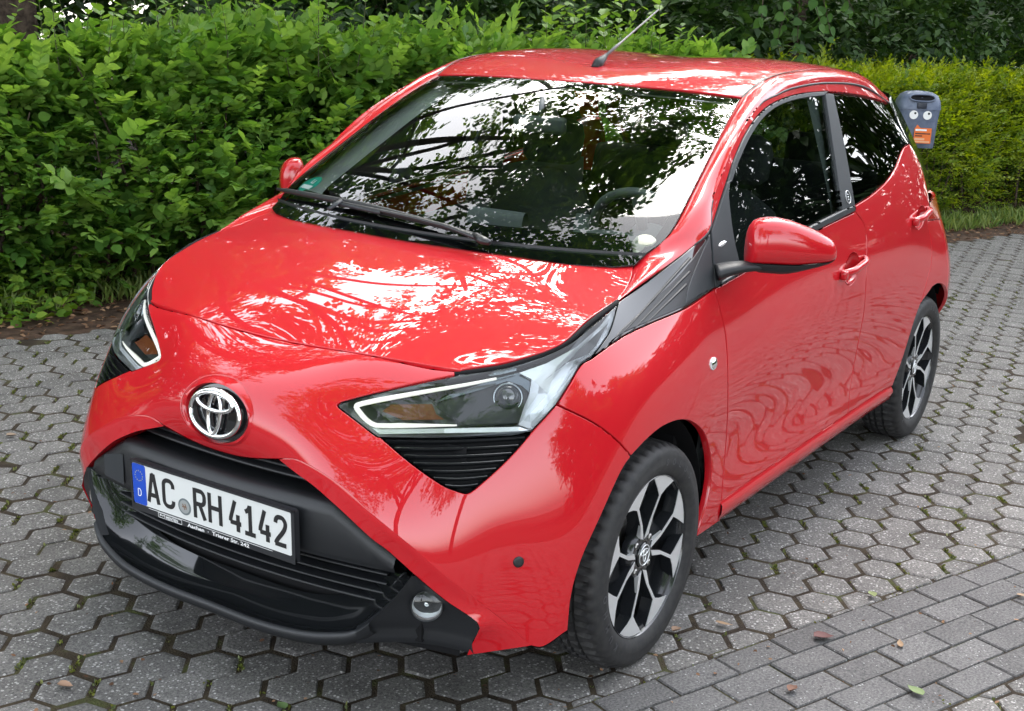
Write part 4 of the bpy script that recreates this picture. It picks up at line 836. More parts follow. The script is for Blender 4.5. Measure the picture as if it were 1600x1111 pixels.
# green emissions sticker behind the windscreen, lower right-hand corner of the car
uv = WIND.inv([(484, 286)])[0]; c_ = WIND.P(*uv)[0] - WIND.N(*uv)[0] * .004; n_ = WIND.N(*uv)[0]; e1 = unit(WIND.P(*uv, 1, 0)[0]); e2 = np.cross(n_, e1)
def sd_(r, d, n=28): return [c_ + n_ * d + r * (math.cos(t) * e1 + math.sin(t) * e2) for t in np.linspace(0, 2 * math.pi, n, endpoint=False)]
stk = obj('emissions_sticker', np.array(sd_(.040, 0)), [tuple(range(28))], mat('sticker_green', (.0, .30, .22), .5), car, smooth=False)
def sq(x0, x1, y0, y1, d): return np.array([c_ + e1 * x + e2 * y + n_ * d for x, y in ((x0, y0), (x1, y0), (x1, y1), (x0, y1))]), [(0, 1, 2, 3)]
obj('sticker_field', *sq(-.028, .028, -.024, -.006, .001), pprint, stk, smooth=False)
obj('sticker_figure', *join(sq(-.006, .012, .004, .008, .001), sq(.006, .011, .002, .022, .0012), sq(-.008, -.003, .006, .024, .001)), pprint, stk, smooth=False)

# ================================================================== INTERIOR
dash_m = mat('dashboard_black', (.095, .105, .105), .6); cloth = mat('seat_cloth', (.035, .037, .042), .9); cloth2 = mat('seat_cloth_grey', (.16, .18, .19), .9); trim_l = mat('pale_pillar_trim', (.42, .44, .42), .8); head_m = mat('headliner_grey', (.30, .31, .30), .9)
ds = []
for y in np.linspace(-.66, .66, 27):
    hump = .045 * math.exp(-((y - .36) / .17) ** 2); ds.append([(-.12 - .25 * y * y, y, .93), (-.22 - .2 * y * y, y, .938), (-.36, y, .945 + hump * .5), (-.50, y, .945 + hump), (-.56, y, .930 + hump), (-.585, y, .88), (-.57, y, .75), (-.50, y, .55)])
dash = obj('dashboard', *loft(ds), dash_m, car, angle=50)
obj('display_hood', *loft([[(-.50 + .02 * math.cos(t), y, .955 + .05 * math.sin(t)) for t in np.linspace(0, math.pi, 8)] for y in np.linspace(-.14, .06, 6)]), dash_m, dash)
V, F = [], []
def torus(c, n_, R, r, m=36, k=8):
    n_ = unit(n_); e1 = unit(np.cross(n_, (0, 1, 0))); e2 = np.cross(n_, e1)
    return loft([[c + (R + r * math.cos(q)) * (math.cos(t) * e1 + math.sin(t) * e2) + n_ * r * math.sin(q) for q in np.linspace(0, 2 * math.pi, k, endpoint=False)] for t in np.linspace(0, 2 * math.pi, m + 1)], True)
swc = np.array((-.70, .36, .93)); swn = unit((-.9, 0, .45)); sw = obj('steering_wheel', *torus(swc, swn, .175, .015), dash_m, car)
obj('wheel_boss', *join(tube([swc + swn * .02, swc - swn * .12], [.06, .045], 12), tube([swc + (0, -.17, 0), swc, swc + (0, .17, 0)], .018, 8), tube([swc, swc + np.cross(swn, (0, 1, 0)) * -.16], .018, 8)), dash_m, sw)
def seat(x, y, name='seat'):
    s = []
    for t, (px_, pz, w, th) in zip(range(7), ((0, .50, .21, .07), (-.06, .62, .23, .07), (-.10, .76, .24, .065), (-.14, .90, .22, .055), (-.165, .98, .17, .045), (-.18, 1.02, .10, .035), (-.185, 1.04, .06, .03))):
        s.append([(x + px_ + th * math.cos(a_) * (1 if math.cos(a_) < 0 else .7 + .3 * abs(math.sin(a_))), y + w * math.copysign(abs(math.sin(a_)) ** .7, math.sin(a_)), pz) for a_ in np.linspace(0, 2 * math.pi, 20, endpoint=False)])
    o = obj(name, *loft(s, True, True), cloth, car)
    s = [[(x + .0 + .0 * t, y + .22 * math.cos(a_), .40 + .06 * math.sin(a_)) for a_ in np.linspace(0, 2 * math.pi, 16, endpoint=False)] for t in (0, 1)]
    s = [[(x + dx, y + w * math.copysign(abs(math.cos(a_)) ** .6, math.cos(a_)), z + h * math.copysign(abs(math.sin(a_)) ** .6, math.sin(a_))) for a_ in np.linspace(0, 2 * math.pi, 20, endpoint=False)] for dx, w, z, h in ((-.06, .2, .44, .05), (.0, .23, .45, .08), (.3, .24, .47, .08), (.45, .23, .48, .06), (.48, .2, .47, .03))]
    obj('seat_cushion', *loft(s, True, True), cloth, o)
    s = [[(x - .20 + dx + .045 * math.cos(a_) * k, y + .125 * k * math.copysign(abs(math.sin(a_)) ** .6, math.sin(a_)), z) for a_ in np.linspace(0, 2 * math.pi, 20, endpoint=False)] for dx, z, k in ((0, 1.06, .75), (-.005, 1.08, .95), (-.015, 1.16, 1), (-.02, 1.20, .9), (-.02, 1.22, .6))]
    obj('headrest', *loft(s, True, True), cloth, o)
    obj('side_bolster', *join(*[tube(crom([(x + .04, y + q * .215, .53), (x - .02, y + q * .23, .70), (x - .09, y + q * .215, .90)], 4), [.03] * 9, 8) for q in (-1, 1)]), cloth2, o); return o
seat(-1.12, .36); seat(-1.12, -.36)
obj('rear_seat', *join(box((-2.05, 0, .78), (.14, 1.20, .60), rotm('Y', -14), .05), box((-1.80, 0, .47), (.50, 1.20, .16), bev=.05)), cloth, car)
for y in (-.34, .34): obj('rear_headrest', *box((-2.15, y, 1.12), (.08, .24, .12), rotm('Y', -12), .03), cloth, car)
obj('cabin_floor', *box((-1.25, 0, .30), (2.2, 1.4, .06)), black, car, smooth=False)
obj('bulkhead', *box((-.30, 0, .60), (.06, 1.40, .62)), black, car, smooth=False)
# headliner and pillar trim
hr = [[ROOF.P(u, v)[0] - np.array((0, 0, .035)) for u in np.linspace(-3.9, 3.9, 15)] for v in np.linspace(.15, 6, 16)]
V, F = loft(hr); obj('headliner', V, F, head_m, car)
pt = []
for k in range(10, 40):
    a_, b_ = I[k], O_[k]; pt.append([a_ + (-.075, -.060, -.03), a_ + (-.014, -.012, -.016), (a_ + b_) / 2 + (-.02, -.02, -.02), b_ + (-.02, -.03, -.01)])
both('pillar_trim', *loft(pt), trim_l, car)
dc = []
for u in np.arange(10.7, 16.1, .25): dc.append([SIDE.P(u, v)[0] - np.array((0, .055 if v < 5 else .03, 0)) for v in (1, 2, 3, 4, 4.6, 5.05)])
cards = both('door_card', *loft(dc), dash_m, car)
dr = [[SIDE.P(u, v)[0] - np.array((0, .058 if v < 4.95 else .045, 0)) for v in (4.55, 4.8, 5.0)] for u in np.arange(10.9, 13.7, .2)]
both('painted_card_top', *loft(dr), paint, cards)
bpl = [[SIDE.P(u, v)[0] - np.array((0, .03 + .02 * abs(u - 13.85), 0)) for u in (13.55, 13.75, 13.95, 14.15)] for v in np.arange(1, 8.1, .5)]
both('centre_pillar_trim', *loft(bpl), dash_m, car)
mc = np.array((-.62, .02, 1.255)); obj('rear_view_mirror', *join(box(mc, (.03, .17, .05), rotm('Z', 8), .012), tube([mc + (.0, 0, .03), (-.66, .0, 1.33)], .008, 8)), dash_m, car)
# cloth toy lying on the dashboard behind the windscreen
tp_ = at((1000, 372), 1, .52); toy_m = mat('off_white_plush', (.62, .60, .48), .95)
tb = onw([(1000, 385)], -.06)[0]
toy = empty('soft_toy', (float(tb[0]), float(tb[1]), .943)); tag(toy, 'small off-white soft toy lying on the dashboard behind the windscreen', 'toy')
def blob(c, r, n=12, jit=.12):
    s = []; rr = np.random.default_rng(3)
    for a_ in np.linspace(-math.pi / 2, math.pi / 2, 9): s.append([(c[0] + r[0] * math.cos(a_) * math.cos(t) * (1 + jit * (rr.random() - .5)), c[1] + r[1] * math.cos(a_) * math.sin(t) * (1 + jit * (rr.random() - .5)), c[2] + r[2] * math.sin(a_)) for t in np.linspace(0, 2 * math.pi, n, endpoint=False)])
    return loft(s, True)
obj('body', *blob((0, 0, .030), (.040, .060, .032), jit=.3), toy_m, toy); obj('head', *blob((-.008, .008, .066), (.030, .036, .030), jit=.3), toy_m, toy)
obj('snout', *blob((.020, .060, .016), (.014, .024, .012)), mat('toy_snout_tan', (.45, .28, .16), .9), toy)
# ================================================================== GROUND: paving, brick band, soil
ED = np.array([math.cos(R_(158.5)), math.sin(R_(158.5))]); NDm = np.array([ED[1], -ED[0]]) * 1.0     # along the lane, and across it towards the camera side
if NDm[1] < 0: NDm = -NDm
def en(e, n, z=0.0): p = ED * e + NDm * n; return np.array((p[0], p[1], z))
def to_en(P): P = np.asarray(P, float); return np.stack([P[..., 0] * ED[0] + P[..., 1] * ED[1], P[..., 0] * NDm[0] + P[..., 1] * NDm[1]], -1)
N_EDGE, N_B0, N_B1 = -3.12, float(to_en((-.285, 1.0))[1]), float(to_en((-.534, 1.604))[1])
def world_tex(m, node, scale=None):
    N, L, b = nodes(m); g = N.new('ShaderNodeNewGeometry'); L.new(g.outputs['Position'], node.inputs['Vector']); return g
def concrete(name, base, dark, speck, amount):
    m = mat(name, base, .85, 0, .3); N, L, b = nodes(m)
    n1 = N.new('ShaderNodeTexNoise'); n1.inputs['Scale'].default_value = 5.0; n1.inputs['Detail'].default_value = 5; world_tex(m, n1)
    n2 = N.new('ShaderNodeTexNoise'); n2.inputs['Scale'].default_value = 150.0; n2.inputs['Detail'].default_value = 4; n2.inputs['Roughness'].default_value = .7; world_tex(m, n2)
    v = N.new('ShaderNodeTexVoronoi'); v.inputs['Scale'].default_value = 120.0; v.feature = 'F1'; world_tex(m, v)
    oi = N.new('ShaderNodeObjectInfo')
    r1 = ramp(m, n1.outputs['Fac'], [(.3, dark), (.7, base)]); r2 = ramp(m, n2.outputs['Fac'], [(.30, (.35, .35, .36)), (.70, (1.6, 1.6, 1.57))])
    mx = N.new('ShaderNodeMix'); mx.data_type = 'RGBA'; mx.blend_type = 'MULTIPLY'; mx.inputs[0].default_value = 1.0; L.new(r1.outputs[0], mx.inputs[6]); L.new(r2.outputs[0], mx.inputs[7])
    # pale aggregate chips: only some of the cells, of uneven size
    hsv = N.new('ShaderNodeSeparateColor'); L.new(v.outputs['Color'], hsv.inputs[0])
    th = N.new('ShaderNodeMath'); th.operation = 'MULTIPLY'; th.inputs[1].default_value = .0075 * 120; L.new(hsv.outputs[0], th.inputs[0])
    lt = N.new('ShaderNodeMath'); lt.operation = 'LESS_THAN'; L.new(v.outputs['Distance'], lt.inputs[0]); sub = N.new('ShaderNodeMath'); sub.operation = 'SUBTRACT'; L.new(th.outputs[0], sub.inputs[0]); sub.inputs[1].default_value = amount; L.new(sub.outputs[0], lt.inputs[1])
    m2 = N.new('ShaderNodeMix'); m2.data_type = 'RGBA'; L.new(lt.outputs[0], m2.inputs[0]); L.new(mx.outputs[2], m2.inputs[6]); m2.inputs[7].default_value = (*speck, 1)
    ob = N.new('ShaderNodeMapRange'); L.new(oi.outputs['Random'], ob.inputs[0]); ob.inputs[3].default_value = .86; ob.inputs[4].default_value = 1.12
    m3 = N.new('ShaderNodeMix'); m3.data_type = 'RGBA'; m3.blend_type = 'MULTIPLY'; m3.inputs[0].default_value = 1.0; L.new(m2.outputs[2], m3.inputs[6]); L.new(ob.outputs[0], m3.inputs[7])
    L.new(m3.outputs[2], b.inputs['Base Color']); bump(m, n2.outputs['Fac'], .55, .004); return m
stone_m = concrete('weathered_hex_concrete', (.150, .143, .138), (.098, .093, .090), (.33, .32, .31), .42)
brick_m = concrete('grey_block_concrete', (.118, .114, .114), (.085, .082, .083), (.30, .30, .30), .62)
joint_m = mat('mossy_joint_soil', (.06, .05, .035), .95, 0, .2); N, L, b = nodes(joint_m)
n1 = N.new('ShaderNodeTexNoise'); n1.inputs['Scale'].default_value = 9; n1.inputs['Detail'].default_value = 6; world_tex(joint_m, n1)
r1 = ramp(joint_m, n1.outputs['Fac'], [(.42, (.034, .025, .018)), (.56, (.055, .042, .026)), (.66, (.062, .068, .024)), (.78, (.075, .095, .026))]); L.new(r1.outputs[0], b.inputs['Base Color'])
n2 = N.new('ShaderNodeTexNoise'); n2.inputs['Scale'].default_value = 180; n2.inputs['Detail'].default_value = 5; world_tex(joint_m, n2); bump(joint_m, n2.outputs['Fac'], 1.0, .012)
c4 = [en(-40, -40, -.02), en(60, -40, -.02), en(60, 40, -.02), en(-40, 40, -.02)]
soil_m = mat('bare_soil', (.07, .045, .03), .95, 0, .2); N, L, b = nodes(soil_m)
n1 = N.new('ShaderNodeTexNoise'); n1.inputs['Scale'].default_value = 14; n1.inputs['Detail'].default_value = 8; world_tex(soil_m, n1); r1 = ramp(soil_m, n1.outputs['Fac'], [(.3, (.030, .019, .013)), (.55, (.075, .045, .030)), (.8, (.13, .08, .055))]); L.new(r1.outputs[0], b.inputs['Base Color']); bump(soil_m, n1.outputs['Fac'], .8, .03)
tag(obj('ground', c4, [(0, 1, 2, 3)], soil_m, smooth=False), None, None, kind='structure')
E0_, E1_, NF = -5.0, 15.0, 4.6
paving = obj('paving', [en(E0_ - 20, N_EDGE - .03, -.0055), en(E1_, N_EDGE - .03, -.0055), en(E1_, 14, -.0055), en(E0_ - 20, 14, -.0055)], [(0, 1, 2, 3)], joint_m, smooth=False); tag(paving, None, None, kind='structure')
road_m = concrete('distant_grey_paving', (.19, .188, .19), (.13, .13, .135), (.40, .40, .39), .46)
far_p = obj('distant_paving', [en(E0_ - 20, NF - .1, -.006), en(E1_ + 15, NF - .1, -.006), en(E1_ + 15, 14, -.006), en(E0_ - 20, 14, -.006)], [(0, 1, 2, 3)], road_m, paving, smooth=False)
HA = .1315; TH = 128.2
A1 = HA * np.array([math.cos(R_(TH)), math.sin(R_(TH))]); A2 = HA * np.array([math.cos(R_(TH - 120)), math.sin(R_(TH - 120))])
H0 = np.array((-.618, .863)) + A1 / 2; CR = HA / math.sqrt(3)
hexv = [CR * np.array([math.cos(R_(TH + 30 + 60 * k)), math.sin(R_(TH + 30 + 60 * k))]) for k in range(6)]
def clip_n(poly, lo, hi):
    for s, lim in ((1, lo), (-1, -hi)):
        out = []
        for i in range(len(poly)):
            a, b = poly[i - 1], poly[i]; da, db = s * (a @ NDm) - lim, s * (b @ NDm) - lim
            if (da >= 0) != (db >= 0): out.append(a + (b - a) * da / (da - db))
            if db >= 0: out.append(b)
        poly = out
        if len(poly) < 3: return None
    return poly
def area(p): p = np.array(p); return .5 * np.sum(p[:, 0] * np.roll(p[:, 1], -1) - np.roll(p[:, 0], -1) * p[:, 1])
def inset(P, g):                                  # shrink a counter-clockwise outline by g(edge direction)
    P = np.array(P); n = len(P); lines = []
    for i in range(n):
        a, b = P[i], P[(i + 1) % n]; t = (b - a) / (np.linalg.norm(b - a) + 1e-9); nr = np.array([-t[1], t[0]]); lines.append((a + nr * g(t), t))
    out = []
    for i in range(n):
        (p, t), (q, s) = lines[i - 1], lines[i]; d = t[0] * s[1] - t[1] * s[0]
        out.append(q if abs(d) < 1e-3 else p + t * (((q - p)[0] * s[1] - (q - p)[1] * s[0]) / d))
    return np.array(out)
a1u = A1 / HA
def jgap(t): return .0042 if abs(t @ a1u) < .2 else .0019   # the open, mossy joints run one way
def stone(poly, h, tilt):
    P = np.array(poly);
    if area(P) < 0: P = P[::-1]
    o = inset(P, jgap); c = o.mean(0); r2 = np.random.default_rng(int(abs(c[0] * 9973 + c[1] * 7919) * 100)); o = o + r2.normal(0, .0009, o.shape); i1 = c + (o - c) * (1 - .0032 / CR); i2 = c + (o - c) * (1 - .011 / CR)
    def zz(Q, d): return [(x, y, h + d + tilt[0] * (x - c[0]) + tilt[1] * (y - c[1])) for x, y in Q]
    n = len(o); V = zz(o, -.030) + zz(o, -.0085) + zz(i1, -.0036) + zz(i2, 0); F = [tuple(range(3 * n, 4 * n))]
    for k in range(3): F += [(k * n + j, k * n + (j + 1) % n, (k + 1) * n + (j + 1) % n, (k + 1) * n + j) for j in range(n)]
    return np.array(V), F, c
stones = []; used = set(); RNG = np.random.default_rng(11)
I0 = range(-75, 170)
cells = {}
for i in range(-140, 140):
    for j in range(-140, 140):
        c = H0 + A1 * i + A2 * j; e, n = c @ ED, c @ NDm
        if E0_ < e < E1_ and N_EDGE - .05 < n < NF: cells[(i, j)] = c
for (i, j), c in cells.items():
    if (i, j) in used: continue
    used.add((i, j)); poly = [c + v for v in hexv]; mate = None
    if RNG.random() < .62:
        for m_ in ((0, 1), (-1, -1))[:: 1 if RNG.random() < .7 else -1]:
            k = (i + m_[0], j + m_[1])
            if k in cells and k not in used: mate = k; break
    n = c @ NDm; band = lambda q: N_B0 - .09 < q < N_B1 + .09
    polys = [poly]
    if mate and not band(n) and not band(cells[mate] @ NDm):
        used.add(mate); c2 = cells[mate]; q = [c2 + v for v in hexv]
        # join the two hexagons across their shared edge
        for a in range(6):
            pa, pb = poly[a], poly[(a + 1) % 6]; hit = [b for b in range(6) if np.linalg.norm(q[b] - pb) < 1e-4 and np.linalg.norm(q[(b + 1) % 6] - pa) < 1e-4]
            if hit: b = hit[0]; polys = [[poly[(a + 1 + k) % 6] for k in range(6)] + [q[(b + 2 + k) % 6] for k in range(4)]]; break
    for p in polys:
        if band(n):
            for lo, hi in ((-99, N_B0 - .002), (N_B1 + .002, 99)):
                pc_ = clip_n(p, lo, hi)
                if pc_ is not None and abs(area(pc_)) > .0012: stones.append(pc_)
        else: stones.append(p)
def visible_size(p):
    c = np.mean(p, 0); P3 = np.array([(x, y, 0) for x, y in p]); d = (P3 - CAM) @ RC.T
    if d[:, 2].min() < .2: return 0
    x = project(P3)
    if x[:, 0].max() < 0 or x[:, 0].min() > 1600 or x[:, 1].max() < 0 or x[:, 1].min() > 1111: return 0
    if -2.6 < c[0] < .62 and abs(c[1]) < .70: return 0          # under the car
    return abs(area(x))
order = sorted(range(len(stones)), key=lambda k: -visible_size(stones[k])); own = set(order[:290])
BV, BF, off_ = [], [], 0
for k, p in enumerate(stones):
    tl = RNG.normal(0, .008, 2); h = RNG.normal(-.002, .0013); h = min(h, 0)
    V, F, c = stone(p, h, tl)
    if k in own:
        o = obj('paving_stone', V - (c[0], c[1], 0), F, stone_m, paving, smooth=False); o.location = (c[0], c[1], 0)
    else: BV.append(V); BF += [tuple(i + off_ for i in f) for f in F]; off_ += len(V)
o = obj('paving_stones', np.concatenate(BV), BF, stone_m, paving, smooth=False); o['kind'] = 'stuff'
# brick band: five courses of 200 x 100 blocks
bw = (N_B1 - N_B0) / 5; BV, BF, off_ = [], [], 0
proto = None
for r in range(5):
    for k in range(int((E1_ - E0_) / .2)):
        e = E0_ + k * .2 + (.1 if r % 2 else 0) + .05; c = ED * (e + .1) + NDm * (N_B0 + (r + .5) * bw)
        hw, hh = .0975, bw / 2 - .0024; hw -= RNG.random() * .0015
        P = [c + ED * a * hw + NDm * b_ * hh for a, b_ in ((-1, -1), (1, -1), (1, 1), (-1, 1))]
        if area(P) < 0: P = P[::-1]
        i1 = [c + (q - c) * np.array(.96) for q in P]; h = RNG.normal(-.001, .0012); tl = RNG.normal(0, .006, 2)
        def zz(Q, d): return [(x - c[0], y - c[1], h + d + tl[0] * (x - c[0]) + tl[1] * (y - c[1])) for x, y in Q]
        V = np.array(zz(P, -.03) + zz(P, -.004) + zz(i1, 0)); F = [(8, 9, 10, 11)] + [(a * 4 + j, a * 4 + (j + 1) % 4, (a + 1) * 4 + (j + 1) % 4, (a + 1) * 4 + j) for a in range(2) for j in range(4)]
        if visible_size(P) > 30: o = obj('paving_block', V, F, brick_m, paving, smooth=False); o.location = (c[0], c[1], 0)
        else: BV.append(V + (c[0], c[1], 0)); BF += [tuple(i + off_ for i in f) for f in F]; off_ += len(V)
o = obj('paving_blocks', np.concatenate(BV), BF, brick_m, paving, smooth=False); o['kind'] = 'stuff'

# ================================================================== FOLIAGE
def leaf_mat(name, dark, mid, light, trans=.5, rough=.42, spec=.45):
    m = bpy.data.materials.new(name); m.use_nodes = True; N, L, b = nodes(m)
    at_ = N.new('ShaderNodeAttribute'); at_.attribute_name = 'tint'; oi = N.new('ShaderNodeObjectInfo'); ad = N.new('ShaderNodeMath'); ad.operation = 'ADD'
    L.new(at_.outputs['Fac'], ad.inputs[0]); mu = N.new('ShaderNodeMath'); mu.operation = 'MULTIPLY'; mu.inputs[1].default_value = .35; L.new(oi.outputs['Random'], mu.inputs[0]); L.new(mu.outputs[0], ad.inputs[1])
    r = ramp(m, ad.outputs[0], [(.05, dark), (.5, mid), (1.0, light)]); L.new(r.outputs[0], b.inputs['Base Color']); b.inputs['Roughness'].default_value = rough; b.inputs['Specular IOR Level'].default_value = spec
    tr = N.new('ShaderNodeBsdfTranslucent'); hs_ = N.new('ShaderNodeHueSaturation'); hs_.inputs['Hue'].default_value = .485; hs_.inputs['Saturation'].default_value = 1.15; hs_.inputs['Value'].default_value = 1.3
    L.new(r.outputs[0], hs_.inputs['Color']); L.new(hs_.outputs[0], tr.inputs[0]); mx = N.new('ShaderNodeMixShader'); mx.inputs[0].default_value = trans
    o = [n for n in N if n.type == 'OUTPUT_MATERIAL'][0]; L.new(b.outputs[0], mx.inputs[1]); L.new(tr.outputs[0], mx.inputs[2]); L.new(mx.outputs[0], o.inputs[0]); return m
# one leaf: base, mid-rib, two side points each side, tip; slightly folded and drooping
LEAF = np.array([(0, 0, 0), (0, .38, -.05), (0, .72, -.05), (0, 1, -.12), (-.36, .30, .05), (-.33, .66, .02), (.36, .30, .05), (.33, .66, .02)])
LEAF_F = [(0, 1, 4), (1, 2, 5, 4), (2, 3, 5), (0, 6, 1), (1, 6, 7, 2), (2, 7, 3)]
LEAF_LO = np.array([(0, 0, 0), (-.36, .42, .06), (0, 1, -.1), (.36, .42, .06)]); LEAF_LO_F = [(0, 2, 1), (0, 3, 2)]
def leaf_cloud(name, pos, ax, nr, size, tint, m, parent=None, aspect=1.0, kind='stuff', lo=False):
    LEAF, LEAF_F = (LEAF_LO, LEAF_LO_F) if lo else (globals()['LEAF'], globals()['LEAF_F'])
    n = len(pos); ax = unit(ax); s = unit(np.cross(ax, nr)); nr = np.cross(s, ax); sz = np.asarray(size)[:, None, None]
    V = pos[:, None, :] + sz * (LEAF[None, :, 0:1] * aspect * s[:, None, :] + LEAF[None, :, 1:2] * ax[:, None, :] + LEAF[None, :, 2:3] * nr[:, None, :])
    V = V.reshape(-1, 3); k = len(LEAF); tri = [(f[0], f[1], f[2]) for f in LEAF_F if len(f) == 3]; quad = [f for f in LEAF_F if len(f) == 4]
    base = np.arange(n)[:, None, None] * k; T = (base + np.array(tri, int)[None]).reshape(-1, 3); Q = (base + np.array(quad, int).reshape(-1, 4)[None]).reshape(-1, 4)
    me = bpy.data.meshes.new(name); me.vertices.add(len(V)); me.vertices.foreach_set('co', V.ravel())
    loops = np.concatenate([T.ravel(), Q.ravel()]); me.loops.add(len(loops)); me.loops.foreach_set('vertex_index', loops.astype(np.int32))
    starts = np.concatenate([np.arange(len(T)) * 3, len(T) * 3 + np.arange(len(Q)) * 4]); tot = np.concatenate([np.full(len(T), 3), np.full(len(Q), 4)])
    me.polygons.add(len(starts)); me.polygons.foreach_set('loop_start', starts.astype(np.int32)); me.polygons.foreach_set('loop_total', tot.astype(np.int32)); me.update(calc_edges=True)
    at_ = me.attributes.new('tint', 'FLOAT', 'POINT'); at_.data.foreach_set('value', np.repeat(np.asarray(tint, np.float32), k)); me.materials.append(m)
    o = bpy.data.objects.new(name, me); COL.objects.link(o)
    if parent: o.parent = parent
    if kind: o['kind'] = kind
    return o
def twigs(P0, D, length, nl, size, rs, jit=.35, upb=.5, side_open=.9):
    """leaves set alternately along short twigs: returns positions, axes, normals, sizes"""
    n = len(P0); D = unit(D); pos, ax, nr, sz = [], [], [], []
    side = unit(np.cross(D, np.array([0, 0, 1.]) + rs.normal(0, .35, (n, 3)))); up = np.cross(side, D); up *= np.sign(up[:, 2:3] + 1e-6)
    for k in range(nl):
        t = (k + .6) / nl; s = 1 if k % 2 else -1; p = P0 + D * (length * t)[:, None] + np.array([0, 0, -1]) * (length * .12 * t * t)[:, None]
        a = D * (.55 + .5 * t) + side * s * side_open * (1 - .5 * t) + rs.normal(0, jit * .5, (n, 3)); q = up + np.array([0, 0, upb]) + rs.normal(0, jit, (n, 3))
        pos.append(p); ax.append(a); nr.append(q); sz.append(size * (1.05 - .35 * abs(t - .5)) * rs.uniform(.75, 1.2, n))
    return np.concatenate(pos), np.concatenate(ax), np.concatenate(nr), np.concatenate(sz)
def vnoise(P, f, seed=0):                          # cheap smooth noise
    P = np.asarray(P) * f; v = 0
    for k in range(4): rr = np.random.default_rng(seed * 10 + k); w = rr.normal(0, 1, 3) * (1 + .6 * k); v = v + np.sin(P @ w + rr.random() * 7) / (1 + .5 * k)
    return v / 2.4
bark_m = mat('bark_brown', (.075, .055, .042), .9, 0, .2); n_ = noise_node(bark_m, 22, 6); bump(bark_m, n_.outputs['Fac'], .8, .03)
rr_ = ramp(bark_m, n_.outputs['Fac'], [(.3, (.040, .028, .022)), (.7, (.13, .095, .072))]); nodes(bark_m)[1].new(rr_.outputs[0], nodes(bark_m)[2].inputs['Base Color'])
twig_m = mat('green_brown_twig', (.07, .075, .03), .8)
hedge_leaf = leaf_mat('mixed_hedge_leaf', (.042, .110, .022), (.112, .250, .044), (.25, .41, .085))
privet_leaf = leaf_mat('fine_hedge_leaf', (.045, .105, .015), (.145, .245, .026), (.31, .38, .045))
broad_leaf = leaf_mat('broad_soft_leaf', (.05, .13, .018), (.10, .20, .024), (.20, .30, .04), .4, .7, .2)
shade_leaf = leaf_mat('shade_toned_leaf', (.010, .026, .008), (.022, .055, .013), (.065, .125, .025), .25, .5, .3)  # the shade of the wood is put into this darker leaf colour
canopy_leaf = leaf_mat('canopy_leaf', (.035, .085, .018), (.065, .145, .028), (.13, .22, .04), .55)
linden_leaf = leaf_mat('linden_leaf', (.04, .10, .022), (.065, .15, .032), (.12, .22, .04), .4, .6, .25)
def en3(e, n, z): return np.stack([ED[0] * e + NDm[0] * n, ED[1] * e + NDm[1] * n, z], -1)
def hedge_front(e, z, seed, front, top):           # distance-across n of the leafy face at height z
    t = np.clip(z / top, 0, 1); prof = front + .16 * np.sin(t * 2.4) - .48 * t ** 3
    P = np.stack([e, z * 1.2, e * 0], -1); return prof + .17 * vnoise(P, 1.6, seed) + .08 * vnoise(P, 5, seed + 1)
